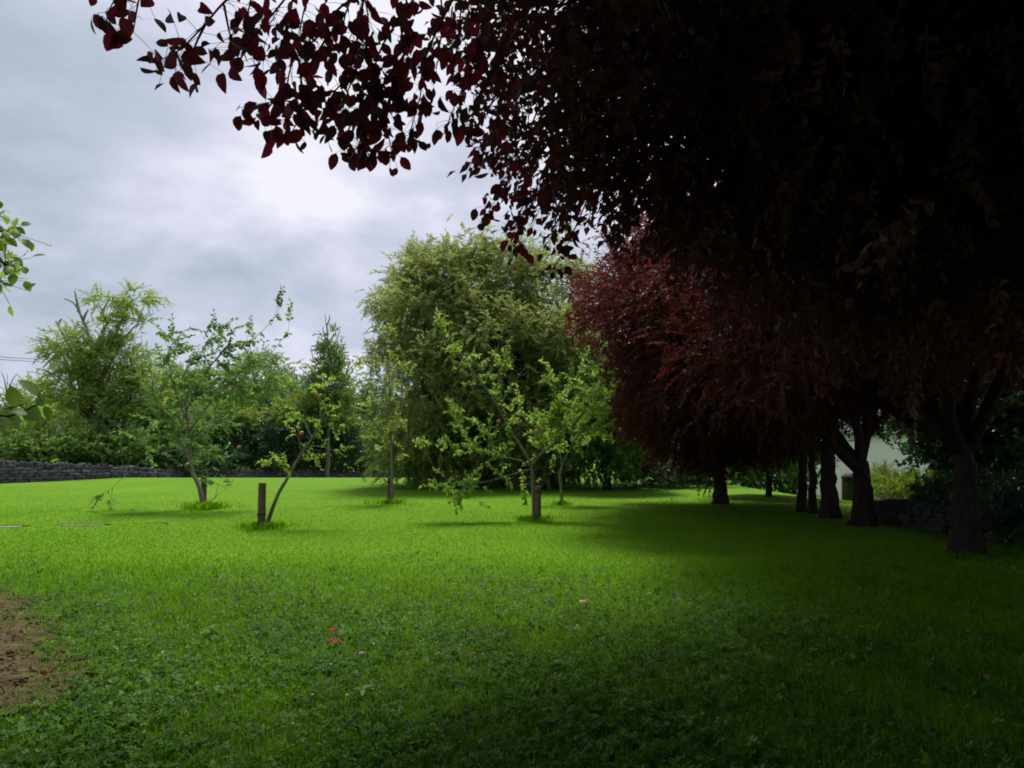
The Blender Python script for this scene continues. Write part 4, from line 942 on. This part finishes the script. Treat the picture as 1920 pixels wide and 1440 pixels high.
# ================================================================== NEAR LEAVES AT THE LEFT EDGE
def edge_plant(name, label, cat, base, twigs, mat, L, W, per, droop, seed=0, bunch=.09):
    root = empty(name, base, label, cat); base = np.array(base, float); mb = MB()
    V, T = leaf_geo(L, W, 1, .12, .25); mes = [mkmesh('leaf', V, T, [mat], attr=np.full(len(V), q), smooth=True) for q in (.15, .45, .8)]
    for pts in twigs:
        pts = np.array(pts, float); path = smooth_path(pts, 18); mb.tube(path - base, np.linspace(.012, .003, 18), 6)
        for k in range(per):
            f = rng.uniform(.45, 1) if k else 1; j = min(int(f * 17), 16); q = path[j] + rng.normal(0, bunch, 3) * np.array([1, 1, .8])
            mb.tube([path[j] - base, q - base], [.003, .002], 3)
            d = rng.normal(0, .8, 3) + np.array([.3, -.2, -droop]); Fm = frame(d, (0, -.4, 1), rng.normal(0, .5))
            o = link('leaf', mes[rng.integers(0, 3)], root); Mx = Matrix(Fm.tolist()).to_4x4() @ Matrix.Scale(rng.uniform(.7, 1.15), 4); Mx.translation = Vector((q - base).tolist()); o.matrix_local = Mx
    link('stem', mb.mesh('stem', [M['twig']]), root); return root
b0 = (-6.6, 5.5, 0)
A = lambda px, py, Y: P(px, py, Y)
edge_plant('green_branch_tree', 'green leaved tree reaching in from the left edge above the wall', 'tree', b0,
    [[(-6.6, 5.5, 0), (-6.4, 5.6, 2.5), A(-120, 470, 6), A(-30, 440, 6), A(18, 432, 6)], [(-6.4, 5.6, 2), A(-110, 480, 6), A(-20, 475, 6), A(12, 500, 6)], [(-6.4, 5.6, 2.4), A(-120, 440, 6), A(-50, 420, 6), A(2, 400, 6)], [(-6.4, 5.6, 2), A(-90, 520, 6), A(-30, 500, 6), A(2, 540, 6)]], M['apple'], .10, .07, 46, .3, bunch=.12)
edge_plant('young_shrub', 'broad leaved green sapling tip at the left edge against the thicket', 'plant', (-3.6, 4.3, 0),
    [[(-3.6, 4.3, 0), (-3.55, 4.3, 1.2), A(-90, 775, 4.3), A(-10, 770, 4.3), A(45, 758, 4.3)], [(-3.55, 4.3, 1.1), A(-60, 790, 4.3), A(20, 780, 4.3), A(85, 750, 4.3)]], M['apple'], .13, .085, 9, -.1, bunch=.03)

# ================================================================== SMALL THINGS ON THE LAWN
M['slab'] = plain_mat('concrete_slab', (.20, .19, .17), (.32, .30, .27), 14, .9, .4)
def slab(x0, x1, y0, dep, label):
    c = np.array([(x0 + x1) / 2, y0 + dep / 2, float(gz((x0 + x1) / 2, y0))]); root = empty('stone_slab', c, label, 'slab', 'flat slabs sunk in the lawn')
    w2 = (x1 - x0) / 2; mb = MB(); box(mb, -w2, w2, -dep / 2, dep / 2, -.05, .010); link('slab_top', mb.mesh('slab_top', [M['slab']]), root)
    mb = MB(); box(mb, -w2 - .05, w2 + .1, dep / 2 + .003, dep / 2 + .04, -.05, .016); link('shade_strip', mb.mesh('shade_strip', [M['soil']]), root)  # dark strip added for the shade of the grass edge behind the slab
slab(-12, -9.05, 13.7, .15, 'flat pale slab sunk in the lawn at the left edge of the picture')
slab(-8.55, -7.7, 14.05, .10, 'small flat slab sunk in the lawn right of the edge slab')
slab(-7.0, -6.75, 14.4, .04, 'narrow slab edge in the lawn nearest the forked young tree')
fm = [leaf_mat('pink_fallen_leaf', (.28, .008, .04), (.36, .02, .07), (.6, .02, .09), .25, .7, .1), leaf_mat('brown_fallen_leaf', (.12, .03, .03), (.20, .06, .04), (.3, .05, .04), .2, .5, .3), leaf_mat('tan_fallen_leaf', (.26, .14, .10), (.36, .20, .14), (.3, .2, .1), .2, .5, .3)]
def fallen(px, py, L, W, mi, ang, label, tilt=.3, h=.05):
    q = Gd(px, py); V, T = leaf_geo(L, W, 1, -.25, .15); me = mkmesh('fallen_leaf', V, T, [fm[mi]], attr=np.full(len(V), rng.uniform()), smooth=True)
    o = link('fallen_leaf', me); o.location = (q[0], q[1], q[2] + h); o.rotation_euler = (tilt, rng.normal(0, .2), ang); tag(o, label, 'leaf', 'fallen leaves on the lawn')
fallen(611, 1215, .12, .075, 0, .2, 'largest bright pink fallen leaf on the clover', .7, .055)
fallen(616, 1194, .075, .05, 0, .5, 'smaller dull pink fallen leaf just behind the largest pink one', .6, .06)
fallen(626, 1213, .09, .05, 0, -.5, 'pink fallen leaf overlapping the right side of the largest one', .8, .05)
fallen(672, 1238, .05, .035, 2, .4, 'small tan fallen leaf right of the pink leaves', .7)
fallen(884, 1244, .065, .045, 1, .9, 'dark red fallen leaf in the middle of the near lawn', .8)
fallen(1085, 1137, .085, .05, 2, .1, 'pale tan fallen leaf farther out right of the middle', .6)
fallen(1062, 1108, .09, .05, 1, .5, 'brown fallen leaf farthest out beyond the pale tan one', .6)
fallen(578, 1215, .04, .03, 1, 1.5, 'tiny brown fallen leaf left of the pink leaves', .6)
n = 420; y = rng.uniform(5, 20, n); x = rng.uniform(1.5, 8, n); k = rng.random(n) < sm((x - 1) / 4); x, y = x[k], y[k]; mb = MB()
for a, b in zip(x, y):
    V, T = leaf_geo(rng.uniform(.05, .08), .04, .5, -.2, .2); Fm = frame((rng.normal(), rng.normal(), rng.normal(0, .25)), (0, 0, 1), rng.normal(0, .4)); mb.add(V @ Fm.T + (a, b, float(gz(a, b)) + .035), T, 0, np.full(len(V), rng.uniform()))
tag(link('leaf_litter', mb.mesh('leaf_litter', [fm[1]], True)), 'dry dark red leaves scattered over the shaded grass under the purple trees', kind='stuff')
M['petal'] = plain_mat('clover_flower', (.55, .55, .50), (.75, .75, .70), 30, .8)
mb = MB()
for _ in range(18):
    d = nrm(rng.normal(0, 1, 3)); d[2] = abs(d[2]); Fm = frame(d); V, T = leaf_geo(.011, .006, 0); mb.add(V @ Fm.T + (0, 0, .07), T)
mb.tube([(0, 0, 0), (.003, 0, .07)], .0012, 4, 1); FL = mb.mesh('clover_flower', [M['petal'], M['gtwig']])
for (px, py) in [(310, 1003), (322, 1006), (345, 1001), (303, 1012), (360, 1008), (225, 1003), (55, 1033), (195, 960), (215, 957), (548, 1382), (585, 1325), (650, 1325), (700, 1225), (1550, 1172), (1815, 1200), (875, 1158), (365, 1128), (1465, 1136), (1360, 1190), (1342, 1180), (905, 1245), (470, 970), (725, 1205), (780, 1190), (620, 1265), (1030, 1240)]:
    q = Gd(px, py); o = link('clover_flower', FL); o.location = q; s = 1.0 + .06 * max(0, q[1] - 6); o.scale = (s, s, 1); tag(o, 'small white clover flower in the lawn', 'flower', 'white clover flowers in the lawn')
def weed(px, py, dirs, L, W, label, mat):
    q = Gd(px, py); root = empty('weed', q, label, 'plant'); V, T = leaf_geo(L, W, 1, .15, .3); me = mkmesh('leaf', V, T, [mat], attr=np.full(len(V), .3), smooth=True)
    mb = MB(); mb.tube([(0, 0, 0), (0, 0, .06)], [.003, .002], 4); link('stem', mb.mesh('stem', [M['gtwig']]), root)
    for a, e in dirs:
        d = (math.cos(a), math.sin(a), e); o = link('leaf', me, root); Mx = Matrix(frame(d).tolist()).to_4x4(); Mx.translation = Vector((0, 0, .06)); o.matrix_local = Mx
weed(680, 1312, [(0.1, .3), (2.9, .25), (-1.4, .1), (1.2, .4), (.6, .5)], .075, .03, 'lime green weed sprig among the clover below the pink leaves', M['bright'])
weed(1290, 1030 + 340, [(0.3, .4), (2.4, .35), (-1.6, .1)], .07, .03, 'small lime weed in the shaded near lawn', M['bright'])
